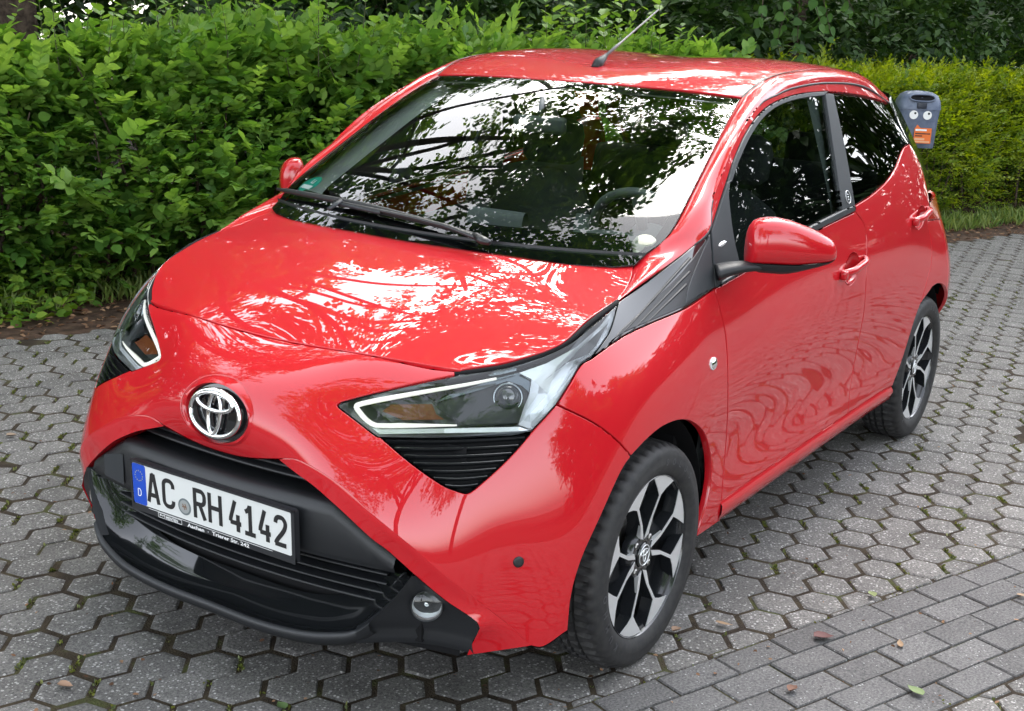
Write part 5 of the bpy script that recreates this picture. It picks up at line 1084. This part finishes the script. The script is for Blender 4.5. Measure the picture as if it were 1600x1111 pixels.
def make_hedge(name, label, e0, e1, front, top, ntw, nl, size, tl, m, seed, aspect, group=None, face=.72, upb=.6, shoots=True):
    rs = np.random.default_rng(seed); root = empty(name, tuple(en((e0 + e1) / 2, front - .5))); loc = np.array(root.location[:]); tag(root, label, 'hedge', group)
    nf = int(ntw * face); e = rs.uniform(e0, e1, nf); z = top * rs.random(nf) ** .85 * 1.0 + .03; d = rs.exponential(.10, nf)
    tpr = lambda q: 1 - .10 * np.clip((1.4 - q) / 1.2, 0, 1)
    topv = tpr(e) * top * (1 + .13 * vnoise(np.stack([e, e * 0, e * 0], -1), 1.7, seed + 2)); z = np.minimum(z, topv)
    dens = vnoise(np.stack([e, z, z * 0], -1), 2.6, seed + 5); keep = (dens + rs.normal(0, .35, nf) > -.75 + .5 * (z < .35)); e, z, d = e[keep], z[keep], d[keep]
    P0 = en3(e, hedge_front(e, z, seed, front, top) - d - tl * .6, z); D = np.stack([NDm[0] + rs.normal(0, .55, len(e)), NDm[1] + rs.normal(0, .55, len(e)), .25 + .5 * z / top + rs.normal(0, .4, len(e))], -1)
    nt_ = ntw - nf; e2 = rs.uniform(e0, e1, nt_); n2 = front - .15 - rs.random(nt_) * 1.1; z2_ = tpr(e2) * top * (1 + .13 * vnoise(np.stack([e2, e2 * 0, e2 * 0], -1), 1.7, seed + 2)) - .10 - rs.exponential(.05, nt_) - .25 * np.clip((front - .35 - n2) * -1, 0, 1)
    P1 = en3(e2, n2, z2_); D1 = np.stack([rs.normal(0, .5, nt_) + .25 * NDm[0], rs.normal(0, .5, nt_) + .25 * NDm[1], .7 + rs.random(nt_) * .5], -1)
    P0, D = np.concatenate([P0, P1]), np.concatenate([D, D1]); ln = tl * rs.uniform(.7, 1.35, len(P0))
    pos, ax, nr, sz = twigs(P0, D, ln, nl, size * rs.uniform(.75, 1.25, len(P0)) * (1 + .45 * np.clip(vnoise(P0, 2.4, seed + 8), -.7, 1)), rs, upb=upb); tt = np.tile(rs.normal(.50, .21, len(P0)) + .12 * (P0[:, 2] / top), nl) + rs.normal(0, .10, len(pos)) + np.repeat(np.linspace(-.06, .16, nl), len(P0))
    leaf_cloud('foliage', pos - loc, ax, nr, sz, np.clip(tt, 0, 1), m, root, aspect)
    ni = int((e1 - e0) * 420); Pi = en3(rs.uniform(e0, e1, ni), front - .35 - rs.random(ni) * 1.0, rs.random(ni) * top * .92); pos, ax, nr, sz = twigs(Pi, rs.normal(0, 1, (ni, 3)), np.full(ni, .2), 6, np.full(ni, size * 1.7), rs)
    leaf_cloud('inner_foliage', pos - loc, ax, nr, sz, np.clip(rs.normal(.3, .15, len(pos)), 0, 1), m, root, aspect, lo=True)  # inner leaves tinted darker: the hedge's inner shade is in their colour
    # stems inside
    gs = []
    for k in range(int((e1 - e0) * 9)):
        e_ = rs.uniform(e0, e1); n_0 = front - rs.uniform(.15, .8); b0 = en(e_, n_0, -.02); b1 = en(e_ + rs.normal(0, .18), n_0 + rs.normal(.08, .15), top * rs.uniform(.6, .95)); md = (b0 + b1) / 2 + rs.normal(0, .06, 3)
        gs.append(tube(crom([b0, md, b1], 4) - loc, np.linspace(.013, .004, 9), 5))
    for k, g_ in enumerate(gs): obj('stem', g_[0], g_[1], bark_m, root)
    # loose arching sprays that break up the face and the top
    nsp = int((e1 - e0) * 34); e_s = rs.uniform(e0, e1, nsp); on_top = rs.random(nsp) < .5; z_s = np.where(on_top, top * tpr(e_s) * rs.uniform(.86, 1.0, nsp), top * rs.uniform(.25, .9, nsp)); n_s = np.where(on_top, front - .1 - rs.random(nsp) * .6, hedge_front(e_s, z_s, seed, front, top) - .12)
    Ps = en3(e_s, n_s, z_s); Ds = np.stack([NDm[0] * .7 + rs.normal(0, .5, nsp), NDm[1] * .7 + rs.normal(0, .5, nsp), np.where(on_top, 1.1, .35) + rs.normal(0, .3, nsp)], -1)
    pos, ax, nr, sz = twigs(Ps, Ds, rs.uniform(.22, .46, nsp), 13, size * 1.25 * rs.uniform(.8, 1.25, nsp), rs, upb=upb); leaf_cloud('spray_leaves', pos - loc, ax, nr, sz, np.clip(np.tile(rs.normal(.62, .2, nsp), 13) + rs.normal(0, .1, len(pos)), 0, 1), m, root, aspect)
    return root, loc, rs
h1, l1, rs1 = make_hedge('mixed_hedge', 'tall mixed green hedge behind the bonnet of the red car', -3.6, 5.2, -3.78, 1.32, 6600, 8, .060, .19, hedge_leaf, 21, .85)
h2, l2, rs2 = make_hedge('clipped_hedge', 'fine-leaved yellow-green hedge behind the litter bin', 5.2, 14.5, -3.95, 1.20, 9500, 9, .038, .18, privet_leaf, 33, .62, upb=.3)
# upright leafy shoots rising out of the hedge, and broad leaves that stand out singly
def leaf_obj_mesh(name, m, aspect):
    V = LEAF * (aspect, 1, 1); me = bpy.data.meshes.new(name); me.from_pydata([tuple(v) for v in V], [], LEAF_F); me.materials.append(m); me.polygons.foreach_set('use_smooth', [True] * len(me.polygons)); return me
OVATE = np.array([(0, 0, 0), (0, .30, -.04), (0, .68, -.05), (0, 1.04, -.16), (-.30, .10, .02), (-.44, .36, .05), (-.34, .68, .02), (-.14, .88, -.06), (.30, .10, .02), (.44, .36, .05), (.34, .68, .02), (.14, .88, -.06)])
OV_F = [(0, 1, 5, 4), (1, 2, 6, 5), (2, 3, 7, 6), (0, 8, 9, 1), (1, 9, 10, 2), (2, 10, 11, 3)]
def ovate_mesh(m):
    me = bpy.data.meshes.new('leaf'); me.from_pydata([tuple(v) for v in OVATE], [], OV_F); me.materials.append(m); me.polygons.foreach_set('use_smooth', [True] * len(me.polygons)); a = me.attributes.new('tint', 'FLOAT', 'POINT'); a.data.foreach_set('value', [.3] * 12); return me
broad_me, lind_me = ovate_mesh(broad_leaf), ovate_mesh(linden_leaf)
def single_leaf(me, p, ax, nr, size, parent, loc):
    ax = unit(ax); s = unit(np.cross(ax, nr)); nz = np.cross(s, ax); o = bpy.data.objects.new('leaf', me); COL.objects.link(o); o.parent = parent
    q = p - loc; o.matrix_basis = Matrix([[s[0] * size, ax[0] * size, nz[0] * size, q[0]], [s[1] * size, ax[1] * size, nz[1] * size, q[1]], [s[2] * size, ax[2] * size, nz[2] * size, q[2]], [0, 0, 0, 1]]); return o
def on_n(px, n):                                   # pixel ray meets a vertical plane across the lane
    d = ray(np.asarray(px, float)); nn = np.array([NDm[0], NDm[1], 0]); t = (n - CAM @ nn) / (d @ nn); return CAM + t * d
for k in range(75):
    px = (rs1.uniform(0, 640), rs1.uniform(70, 330)) if k > 24 else [(425, 92), (440, 118), (462, 140), (470, 168), (450, 150), (478, 225), (400, 105), (350, 235), (355, 120), (505, 120), (520, 95), (12, 172), (28, 185), (50, 190), (60, 184), (200, 385), (180, 380), (160, 372), (165, 300), (350, 240), (365, 85), (310, 48), (225, 45), (255, 60), (485, 130)][k]
    e_, n_h = to_en(on_n(px, -3.7)); z_ = float(on_n(px, -3.72)[2]); nf_ = float(hedge_front(np.array([e_]), np.array([max(.05, z_)]), 21, -3.78, 1.30)[0]) + .05
    if z_ > 1.42: continue
    p = on_n(px, nf_); single_leaf(broad_me, p, (rs1.normal(0, .8) + .3, rs1.normal(0, .8) + .4, rs1.normal(-.35, .4)), (NDm[0] + rs1.normal(0, .5), NDm[1] + rs1.normal(0, .5), .9 + rs1.normal(0, .3)), (.072 if k <= 24 else .05) * rs1.uniform(.75, 1.2), h1, l1)
sp, sd_2, sl_ = [], [], []
gs = []
for k in range(100):
    e_ = rs1.uniform(-1.4, 4.8); n_0 = -3.92 - rs1.random() * .7; hgt = rs1.uniform(.12, .30) + (.38 if e_ > .9 else .1) * rs1.random(); b0 = en(e_, n_0, 1.18); tip = b0 + np.array((rs1.normal(0, .09), rs1.normal(0, .09), hgt + .06)); path = crom([b0, (b0 + tip) / 2 + rs1.normal(0, .012, 3), tip], 4)
    o = obj('shoot', *tube(path - l1, np.linspace(.004, .0012, 9), 5), twig_m, h1); pp = resample(path, 16); n = len(pp); ph = rs1.random() * 6 + np.arange(n) * 2.4
    axs = np.stack([np.cos(ph), np.sin(ph), np.full(n, .55)], -1); leaf_cloud('shoot_leaves', pp - l1, axs, np.stack([-.3 * np.cos(ph), -.3 * np.sin(ph), np.ones(n)], -1), rs1.uniform(.04, .075, n) * (1.7 if k % 4 == 0 else 1), rs1.uniform(.35, .95, n), hedge_leaf, h1, .8)
# ground cover, litter and grass at the foot of the hedges
rs = np.random.default_rng(5)
n = 5200; e = rs.uniform(-3.2, 11, n); nn = -3.16 - rs.random(n) ** .8 * 1.0; P = en3(e, nn, rs.uniform(-.018, .0, n)); a = rs.uniform(0, 6.28, n)
litter_m = leaf_mat('dry_leaf_litter', (.055, .030, .018), (.14, .070, .038), (.28, .17, .10), .1, .8, .2)
o = leaf_cloud('leaf_litter', P, np.stack([np.cos(a), np.sin(a), rs.normal(0, .2, n)], -1), np.stack([rs.normal(0, .35, n), rs.normal(0, .35, n), np.ones(n)], -1), rs.uniform(.018, .05, n), rs.uniform(0, 1, n), litter_m, None, .7); tag(o, 'dry brown leaf litter on the soil strip below the hedge', 'leaf litter')
n = 2600; e = np.concatenate([rs.uniform(-3.2, 4, n // 2), rs.uniform(5.5, 12, n - n // 2)]); nn = np.where(e < 4, -3.62 - rs.random(n) * .5 + .12 * vnoise(np.stack([e, e, e], -1), 1.5, 4), -3.52 - rs.random(n) * .45); P = en3(e, nn, np.full(n, -.015))
keep = vnoise(P, 3.0, 9) > -.25; P = P[keep]; n = len(P); a = rs.uniform(0, 6.28, n)
grass_m = leaf_mat('grass_blade', (.05, .10, .02), (.11, .19, .035), (.24, .30, .08), .3)
o = leaf_cloud('grass', np.repeat(P, 3, 0) + rs.normal(0, .012, (3 * n, 3)) * (1, 1, 0), np.stack([rs.normal(0, .45, 3 * n), rs.normal(0, .45, 3 * n), np.ones(3 * n)], -1), rs.normal(0, 1, (3 * n, 3)), rs.uniform(.05, .15, 3 * n), rs.uniform(.1, 1, 3 * n), grass_m, None, .13); tag(o, 'sparse grass tufts along the foot of the hedge', 'grass')
n = 4200; e = rs.uniform(-3.2, 4.2, n); nn = -3.46 - rs.random(n) * .5; zz_ = rs.uniform(0, .24, n) * np.clip((-3.45 - nn) * 3, .1, 1); P = en3(e, nn, zz_); keep = vnoise(en3(e, nn, zz_ * 0), 2.6, 14) > -.1; P = P[keep]; n = len(P); a = rs.uniform(0, 6.28, n)
o = leaf_cloud('ground_ivy', P, np.stack([np.cos(a), np.sin(a), rs.normal(.1, .4, n)], -1), np.stack([rs.normal(0, .5, n) + .3 * NDm[0], rs.normal(0, .5, n) + .3 * NDm[1], np.ones(n)], -1), rs.uniform(.03, .075, n), rs.uniform(.1, .9, n), broad_leaf, None, .9); tag(o, 'low leafy weeds spreading at the foot of the mixed hedge', 'weeds')
# moss tufts in the open joints of the paving
pm = []
for (i, j), c in cells.items():
    q = c + A1 / 2; 
    if q @ NDm > N_B0 and q @ NDm < N_B1: continue
    if visible_size([q + (0.05, 0), q + (0, .05), q - (.05, 0)]) > 25 and rs.random() < .6:
        t = np.array([-a1u[1], a1u[0]])
        k = int(rs.integers(1, 9) * (1 if vnoise(np.array([[q[0], q[1], 0]]), 2, 3)[0] > -.2 else .4))
        for _ in range(k): s = q + t * rs.uniform(-.036, .036) + a1u * rs.normal(0, .0022); pm.append((s[0], s[1], -.006))
for s_ in np.arange(-1.5, 6, .02):
    if rs.random() < .7: p = ED * s_ + NDm * (N_B0 + rs.normal(0, .003)); pm.append((p[0], p[1], -.011))
pm = np.array(pm); pm = np.repeat(pm, 3, 0) + rs.normal(0, .003, (len(pm) * 3, 3)) * (1, 1, 0); n = len(pm)
moss_m = leaf_mat('moss', (.030, .045, .010), (.070, .090, .016), (.14, .15, .03), .2)
o = leaf_cloud('moss', pm, np.stack([rs.normal(0, .6, n), rs.normal(0, .6, n), np.ones(n) * .8], -1), rs.normal(0, 1, (n, 3)), rs.uniform(.006, .015, n), rs.uniform(0, 1, n), moss_m, None, .7); tag(o, 'moss and tiny weeds growing in the open paving joints', 'moss')
# ================================================================== TREES AND WOODLAND EDGE
def make_tree(name, label, base, h, cr, cc, nleaf, lsize, seed, m=canopy_leaf, trunk_r=.13, group='trees behind the hedges', squash=.8, low=0.0, clumps=26):
    rs = np.random.default_rng(seed); base = np.array(base, float); root = empty(name, tuple(base)); tag(root, label, 'tree', group)
    top = np.array((rs.normal(0, .3), rs.normal(0, .3), h * .8)); path = crom([(0, 0, -.1), (rs.normal(0, .06), rs.normal(0, .06), h * .3), top * (.5, .5, .7), top], 6)
    obj('trunk', *tube(path, np.linspace(trunk_r * 1.15, trunk_r * .25, len(path)), 10), bark_m, root)
    cc = np.array(cc, float); C_ = []
    for k in range(clumps):
        d = unit(rs.normal(0, 1, 3)); r = rs.random() ** .45; c = cc + d * r * np.array((cr, cr, cr * squash)); C_.append(c)
        if k < 12:
            s = path[int(len(path) * rs.uniform(.35, .9))]; mid = (s + c) / 2 + np.array((0, 0, .25)); obj('branch', *tube(crom([s, mid, c], 4), np.linspace(trunk_r * .4, .015, 9), 6), bark_m, root)
    C_ = np.array(C_); nt_ = nleaf // 7; which = rs.integers(0, clumps, nt_); rad = rs.uniform(.28, .5, clumps)[which] * cr * .62; d = unit(rs.normal(0, 1, (nt_, 3))); rr2 = rs.random(nt_) ** .4
    P0 = C_[which] + d * (rad * rr2)[:, None] * (1, 1, .62); P0 = P0[P0[:, 2] > low]; n = len(P0); D = unit(P0 - cc) * .6 + rs.normal(0, .5, (n, 3)) - np.array((0, 0, .1))
    pos, ax, nr, sz = twigs(P0, D, np.full(n, lsize * 3.6), 7, lsize * rs.uniform(.8, 1.25, n), rs, upb=.8)
    leaf_cloud('crown', pos, ax, nr, sz, np.clip(rs.normal(.4, .2, len(pos)), 0, 1), m, root, .85, lo=True)
    return root
make_tree('woodland_tree', 'tree with a brown trunk showing at the top left corner above the hedge', en(.85, -7.0), 10, 3.8, (.6, 2.0, 6.4), 13000, .13, 41, trunk_r=.14, clumps=19)
make_tree('woodland_tree', 'tall tree behind the hedge beyond the windscreen', en(4.2, -7.6), 11, 3.8, (0, 1.4, 6.2), 14000, .13, 42, trunk_r=.17, clumps=20)
make_tree('woodland_tree', 'tall tree behind the hedge beyond the car roof', en(8.4, -7.2), 11, 4.0, (0, 2.2, 7.0), 17000, .13, 43, trunk_r=.17)
make_tree('woodland_tree', 'tree standing behind the clipped hedge at the right', en(13.5, -7.0), 10, 3.6, (0, .6, 5.8), 12000, .14, 44, trunk_r=.16)
make_tree('woodland_tree', 'tree left of the picture, ahead of the car beyond the hedge', en(-3.4, -7.2), 10, 3.4, (0, 1.2, 6.4), 12000, .14, 45, trunk_r=.16)
make_tree('woodland_tree', 'tall tree whose crown hangs over the car, its trunk left of the picture', en(-1.5, -6.0), 12, 2.5, (-.7, 4.1, 8.7), 11500, .13, 46, trunk_r=.2, clumps=20)
for q, (e_, n_2, lb) in enumerate(((-6.5, 5.5, 'tree behind the photographer, left of the lane'), (-3.0, 10.5, 'tree behind the photographer, right of the lane'), (4.5, 9.5, 'tall tree across the lane level with the car'), (11.5, 9.0, 'tall tree across the lane beyond the car'))):
    make_tree('sky_screen_tree', lb + ', added out of the picture to block sky', en(e_, n_2), 12 if q < 2 else 7, 4.4 if q < 2 else 3.0, (0, -.6, 6.6 if q < 2 else 3.6), 14000, .17, 50 + q, trunk_r=.2, group='added trees that screen the sky')  # unseen trees, added and sized to screen parts of the sky
# dark shrubs of the wood behind the hedges
rs = np.random.default_rng(77); k = 0
SH = ['dark green shrub in the shade behind the hedge, far left', 'dark green shrub behind the hedge, second from the left', 'dark shrub behind the hedge shoots near the windscreen', 'dark shrub behind the hedge left of the roof aerial', 'dark shrub behind the roof aerial', 'dark shrub behind the rear half of the car roof', 'dark shrub above the rear door of the car', 'dark shrub behind the litter bin', 'dark shrub behind the clipped hedge at the right edge', 'dark shrub beyond the right edge of the hedge']
for k, (e_, n_2, hgt) in enumerate([(-2.4, -6.0, 2.5), (.6, -9.2, 2.6), (2.6, -5.9, 2.4), (3.8, -6.0, 2.7), (5.6, -5.7, 2.6), (7.2, -6.1, 2.7), (9.0, -5.9, 2.5), (11.0, -6.1, 2.6), (13.2, -6.2, 2.6), (16, -5.8, 2.8)]):
    root = empty('woodland_shrub', tuple(en(e_, n_2))); tag(root, SH[k], 'shrub', 'dark shrubs behind the hedges')
    nt_ = 1500; d = unit(rs.normal(0, 1, (nt_, 3))); P0 = d * (rs.random(nt_) ** .4)[:, None] * (1.45, 1.45, hgt * .55) + (0, 0, hgt * .5); P0 = P0[P0[:, 2] > .02]; n = len(P0)
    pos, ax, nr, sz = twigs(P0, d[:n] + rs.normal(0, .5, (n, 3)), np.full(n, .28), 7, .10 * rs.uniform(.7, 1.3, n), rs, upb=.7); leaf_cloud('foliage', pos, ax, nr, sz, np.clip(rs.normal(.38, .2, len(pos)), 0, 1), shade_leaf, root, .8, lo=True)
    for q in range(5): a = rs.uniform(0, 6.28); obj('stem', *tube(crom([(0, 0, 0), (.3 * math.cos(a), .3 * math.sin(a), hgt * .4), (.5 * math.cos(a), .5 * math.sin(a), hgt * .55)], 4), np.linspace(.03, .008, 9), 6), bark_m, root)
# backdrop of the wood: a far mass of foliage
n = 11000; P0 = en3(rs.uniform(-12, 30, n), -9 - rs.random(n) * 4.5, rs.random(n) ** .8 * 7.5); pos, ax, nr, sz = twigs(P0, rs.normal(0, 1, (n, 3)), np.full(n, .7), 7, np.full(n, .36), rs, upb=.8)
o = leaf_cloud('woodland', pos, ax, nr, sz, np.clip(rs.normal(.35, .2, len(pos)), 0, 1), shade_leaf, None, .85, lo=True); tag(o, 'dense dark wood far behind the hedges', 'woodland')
# woodland on the other side of the lane and at its end, behind the photographer's right (mirrored in the doors)
n = 8000; P0 = np.concatenate([en3(rs.uniform(4, 34, n), 9.0 + rs.random(n) * 2.5 + .7 * rs.normal(0, 1, n), rs.random(n) * 5.2), en3(17 + rs.random(n // 2) * 5, rs.uniform(-5, 10, n // 2), rs.random(n // 2) * 5.5)]); n = len(P0)
pos, ax, nr, sz = twigs(P0, rs.normal(0, 1, (n, 3)), np.full(n, .7), 8, np.full(n, .34), rs, upb=.8)
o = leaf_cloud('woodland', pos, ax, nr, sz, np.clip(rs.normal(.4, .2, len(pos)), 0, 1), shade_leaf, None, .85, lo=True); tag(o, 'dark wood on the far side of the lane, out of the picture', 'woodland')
# branch with round leaves hanging into the picture at the upper right
ltr = empty('linden_tree', tuple(en(7.6, -5.6))); tag(ltr, 'linden with a drooping branch of round leaves above the rear of the car roof', 'tree'); LL = np.array(ltr.location[:])
tp0 = crom([(0, 0, -.1), (.05, 0, 1.5), (.0, .1, 4.5)], 6); obj('trunk', *tube(tp0, np.linspace(.09, .05, len(tp0)), 10), bark_m, ltr)
tips = [(1245, 88), (1300, 62), (1215, 62), (1282, 38), (1190, 30), (1335, 20)]
rs = np.random.default_rng(8); root_b = on_n((1250, -160), -4.4)
br = obj('branch', *tube(crom([tp0[9], (tp0[9] + root_b - LL) / 2 + (0, 0, .3), root_b - LL], 6), np.linspace(.035, .014, 13), 6), bark_m, ltr)
for tpx in tips:
    end = on_n(tpx, -4.3 + rs.normal(0, .12)); st = root_b + rs.normal(0, .05, 3); md = (st + end) / 2 + np.array((0, 0, .10)) + rs.normal(0, .04, 3); path = resample(crom([st, md, end], 8), 13)
    obj('twig', *tube(path - LL, np.linspace(.008, .0025, 13), 5), bark_m, ltr)
    for q in range(3, 13):
        for s in (-1, 1):
            if rs.random() < .82:
                sv = np.array((ED[0], ED[1], 0)) * s; single_leaf(lind_me, path[q] + rs.normal(0, .012, 3), sv * .8 + np.array((0, 0, -.75)) + rs.normal(0, .3, 3), np.array((NDm[0], NDm[1], .45)) + rs.normal(0, .35, 3), .085 * rs.uniform(.75, 1.2), br, LL)
bpx = [(1110, 40), (1125, 62), (1140, 50), (1165, 48), (1178, 70), (1190, 85), (1205, 75), (1215, 92), (1152, 75), (1228, 82), (1136, 80), (1118, 84), (1170, 88), (1430, 92), (1455, 100), (1475, 88), (1440, 108), (1465, 80)]
for q, p_ in enumerate(bpx): single_leaf(lind_me, on_n(p_, -4.75), (rs.normal(0, .5), rs.normal(0, .5), -.8), np.array((NDm[0], NDm[1], .5)) + rs.normal(0, .3, 3), .10 * rs.uniform(.8, 1.15), br, LL)

# ================================================================== LITTER BIN
bn = unit(np.array((.86, .51, 0))); bs_ = np.array((-bn[1], bn[0], 0)); bc = on_n((1431, 187), -3.62)
bin_ = empty('litter_bin', (float(bc[0]), float(bc[1]), 0)); tag(bin_, 'blue-grey litter bin with two stick-on eyes and an orange sticker', 'bin')
bz = float(bc[2]); bl_m = mat('blue_grey_bin_plastic', (.105, .135, .205), .42, 0, .45); n_ = noise_node(bl_m, 18, 5); rr_ = ramp(bl_m, n_.outputs['Fac'], [(.3, (.085, .11, .17)), (.75, (.17, .20, .27))]); nodes(bl_m)[1].new(rr_.outputs[0], nodes(bl_m)[2].inputs['Base Color'])
def bpt(s, z, d): return bs_ * s + np.array((0, 0, z)) + bn * d
def bsec(s_half, z, dep, n=20): return [bpt(s_half * math.copysign(abs(math.cos(t)) ** .45, math.cos(t)), z, dep * math.copysign(abs(math.sin(t)) ** .5, math.sin(t))) for t in np.linspace(0, 2 * math.pi, n, endpoint=False)]
body = obj('body', *loft([bsec(.147, bz - .215, .10), bsec(.150, bz - .205, .105), bsec(.160, bz + .02, .12), bsec(.165, bz + .085, .125)], True, True), bl_m, bin_, angle=50)
obj('lid', *loft([bsec(.170, bz + .086, .130), bsec(.170, bz + .10, .130), bsec(.163, bz + .15, .122), bsec(.140, bz + .195, .105), bsec(.095, bz + .220, .08), bsec(.03, bz + .228, .03)], True, True), bl_m, bin_, angle=60)
slot = obj('slot', *loft([[bpt(.092 * math.copysign(abs(math.cos(t)) ** .6, math.cos(t)) * k, bz + .178 + .020 * math.sin(t) * k, .112 + .014 * k - .004 * math.sin(t)) for t in np.linspace(0, 2 * math.pi, 20, endpoint=False)] for k in (1.0, .98, .02)], True), black, bin_)
obj('slot_rim', *loft([[bpt((.098 + .006 * math.cos(q)) * math.copysign(abs(math.cos(t)) ** .6, math.cos(t)), bz + .178 + (.026 + .006 * math.cos(q)) * math.sin(t), .124 + .006 * math.sin(q) - .008 * math.sin(t)) for q in np.linspace(0, 2 * math.pi, 6, endpoint=False)] for t in np.linspace(0, 2 * math.pi, 25)], True), bl_m, bin_)
obj('latch', *box(bpt(0, bz + .118, .128), (.02, .075, .045), rotm('Z', math.degrees(math.atan2(bn[1], bn[0]))), .004), mat('bin_latch_dark', (.02, .025, .04), .4), bin_)
def bdisc(s, z, r, d, n=24): return np.array([bpt(s + r * math.cos(t), z + r * math.sin(t), d) for t in np.linspace(0, 2 * math.pi, n, endpoint=False)])
wm = mat('sticker_white', (.8, .8, .78), .5); om = mat('sticker_orange', (.75, .16, .025), .5); dkm = mat('sticker_print_dark', (.10, .03, .015), .6); pm_ = mat('sticker_pale_orange', (.75, .40, .22), .5)
for s in (-.055, .052):
    ey = obj('eye', bdisc(s, bz + .045, .034, .1285), [tuple(range(24))], wm, bin_, smooth=False); obj('pupil', bdisc(s + .010, bz + .058, .009, .1295), [tuple(range(24))], pblack, ey, smooth=False)
def brect(s0, s1, z0, z1, d): return np.array([bpt(s, z, d) for s, z in ((s0, z0), (s1, z0), (s1, z1), (s0, z1))]), [(0, 1, 2, 3)]
stk2 = obj('orange_sticker', *join(brect(-.035, .100, bz - .175, bz - .055, .128), (np.array([bpt(s, z, .128) for s, z in ((-.030, bz - .056), (.012, bz - .056), (-.018, bz - .030))]), [(0, 1, 2)])), om, bin_, smooth=False)
for q, (a, b_, z0, z1, mm) in enumerate(((-.028, .060, -.078, -.064, wm), (-.028, .092, -.104, -.094, dkm), (-.028, .030, -.122, -.112, dkm), (-.028, .050, -.150, -.134, pm_), (-.028, .092, -.168, -.156, pm_))): obj('sticker_line', *brect(a, b_, bz + z0, bz + z1, .129), mm, stk2, smooth=False)
obj('post', *tube([(0, 0, -.05) - bn * .15, np.array((0, 0, bz + .2)) - bn * .15], .03, 12), mat('galvanised_post', (.35, .36, .37), .45, .8), bin_)
obj('bracket', *box(np.array((0, 0, bz)) - bn * .13, (.06, .10, .05), rotm('Z', math.degrees(math.atan2(bn[1], bn[0])))), bpy.data.materials['galvanised_post'], bin_, smooth=False)

rs = np.random.default_rng(19); n = 260; px_ = np.stack([rs.uniform(0, 1600, n), rs.uniform(540, 1111, n)], 1); P = np.array([at(p, 2, .003) for p in px_]); a = rs.uniform(0, 6.28, n)
o = leaf_cloud('leaf_fragments', P, np.stack([np.cos(a), np.sin(a), rs.normal(0, .3, n)], -1), np.stack([rs.normal(0, .5, n), rs.normal(0, .5, n), np.ones(n)], -1), rs.uniform(.006, .018, n), rs.uniform(0, 1, n), litter_m, None, .8); tag(o, 'tiny dry leaf fragments and bud scales strewn over the paving', 'debris')
# ================================================================== FALLEN LEAVES ON THE PAVING
def fallen(px, size, rot, col, label, curl=.25, asp=.8):
    p = at(px, 2, .002); size *= .72; curl *= 1.6; col = tuple(c * .6 for c in col); V = OVATE * (asp, 1, 1) * size; V = V - V.mean(0); V[:, 2] = (abs(V[:, 0]) * curl * 1.4 + V[:, 1] ** 2 / size * curl) + .001; c, s = math.cos(R_(rot)), math.sin(R_(rot)); V[:, :2] = V[:, :2] @ np.array([[c, s], [-s, c]])
    top = V + (0, 0, .0006); n = len(V); F = OV_F + [tuple(n + i for i in reversed(f)) for f in OV_F]
    o = obj('fallen_leaf', np.concatenate([top, V]), F, mat('fallen_leaf', col, .75), None); o.location = (float(p[0]), float(p[1]), .003); tag(o, label, 'leaf', 'fallen leaves on the paving'); return o
fallen((1286, 998), .075, 40, (.16, .055, .05), 'dark reddish curled dry leaf on the block band')
fallen((1406, 1008), .060, 110, (.38, .24, .13), 'pale tan narrow leaf on the block band right of the reddish one', .2, .45)
fallen((1131, 976), .065, 10, (.46, .30, .17), 'long tan leaf on hexagonal stones right of the front tyre', .15, .35)
fallen((1057, 987), .045, 70, (.40, .25, .16), 'small crumpled beige leaf beside the front tyre', .4)
fallen((1430, 1082), .070, 150, (.22, .30, .12), 'pale green leaf near the bottom right corner', .2, .7)
fallen((1238, 1080), .050, 80, (.22, .10, .06), 'brown crumpled leaf on the block band near the bottom edge', .4)
fallen((102, 1074), .055, 20, (.46, .28, .18), 'small beige leaf on the stones at the bottom left', .3, .7)
fallen((1362, 931), .050, 130, (.30, .36, .14), 'yellow-green leaf where the hexagons meet the block band', .3)
fallen((1598, 932), .05, 30, (.42, .28, .17), 'tan leaf at the right edge of the picture on the block band', .2, .5)
fallen((18, 682), .05, 60, (.42, .30, .2), 'small pale leaf on the paving at the left edge below the soil', .3)
fallen((440, 1105), .05, 160, (.12, .20, .06), 'small green leaf at the bottom edge under the number plate', .2)
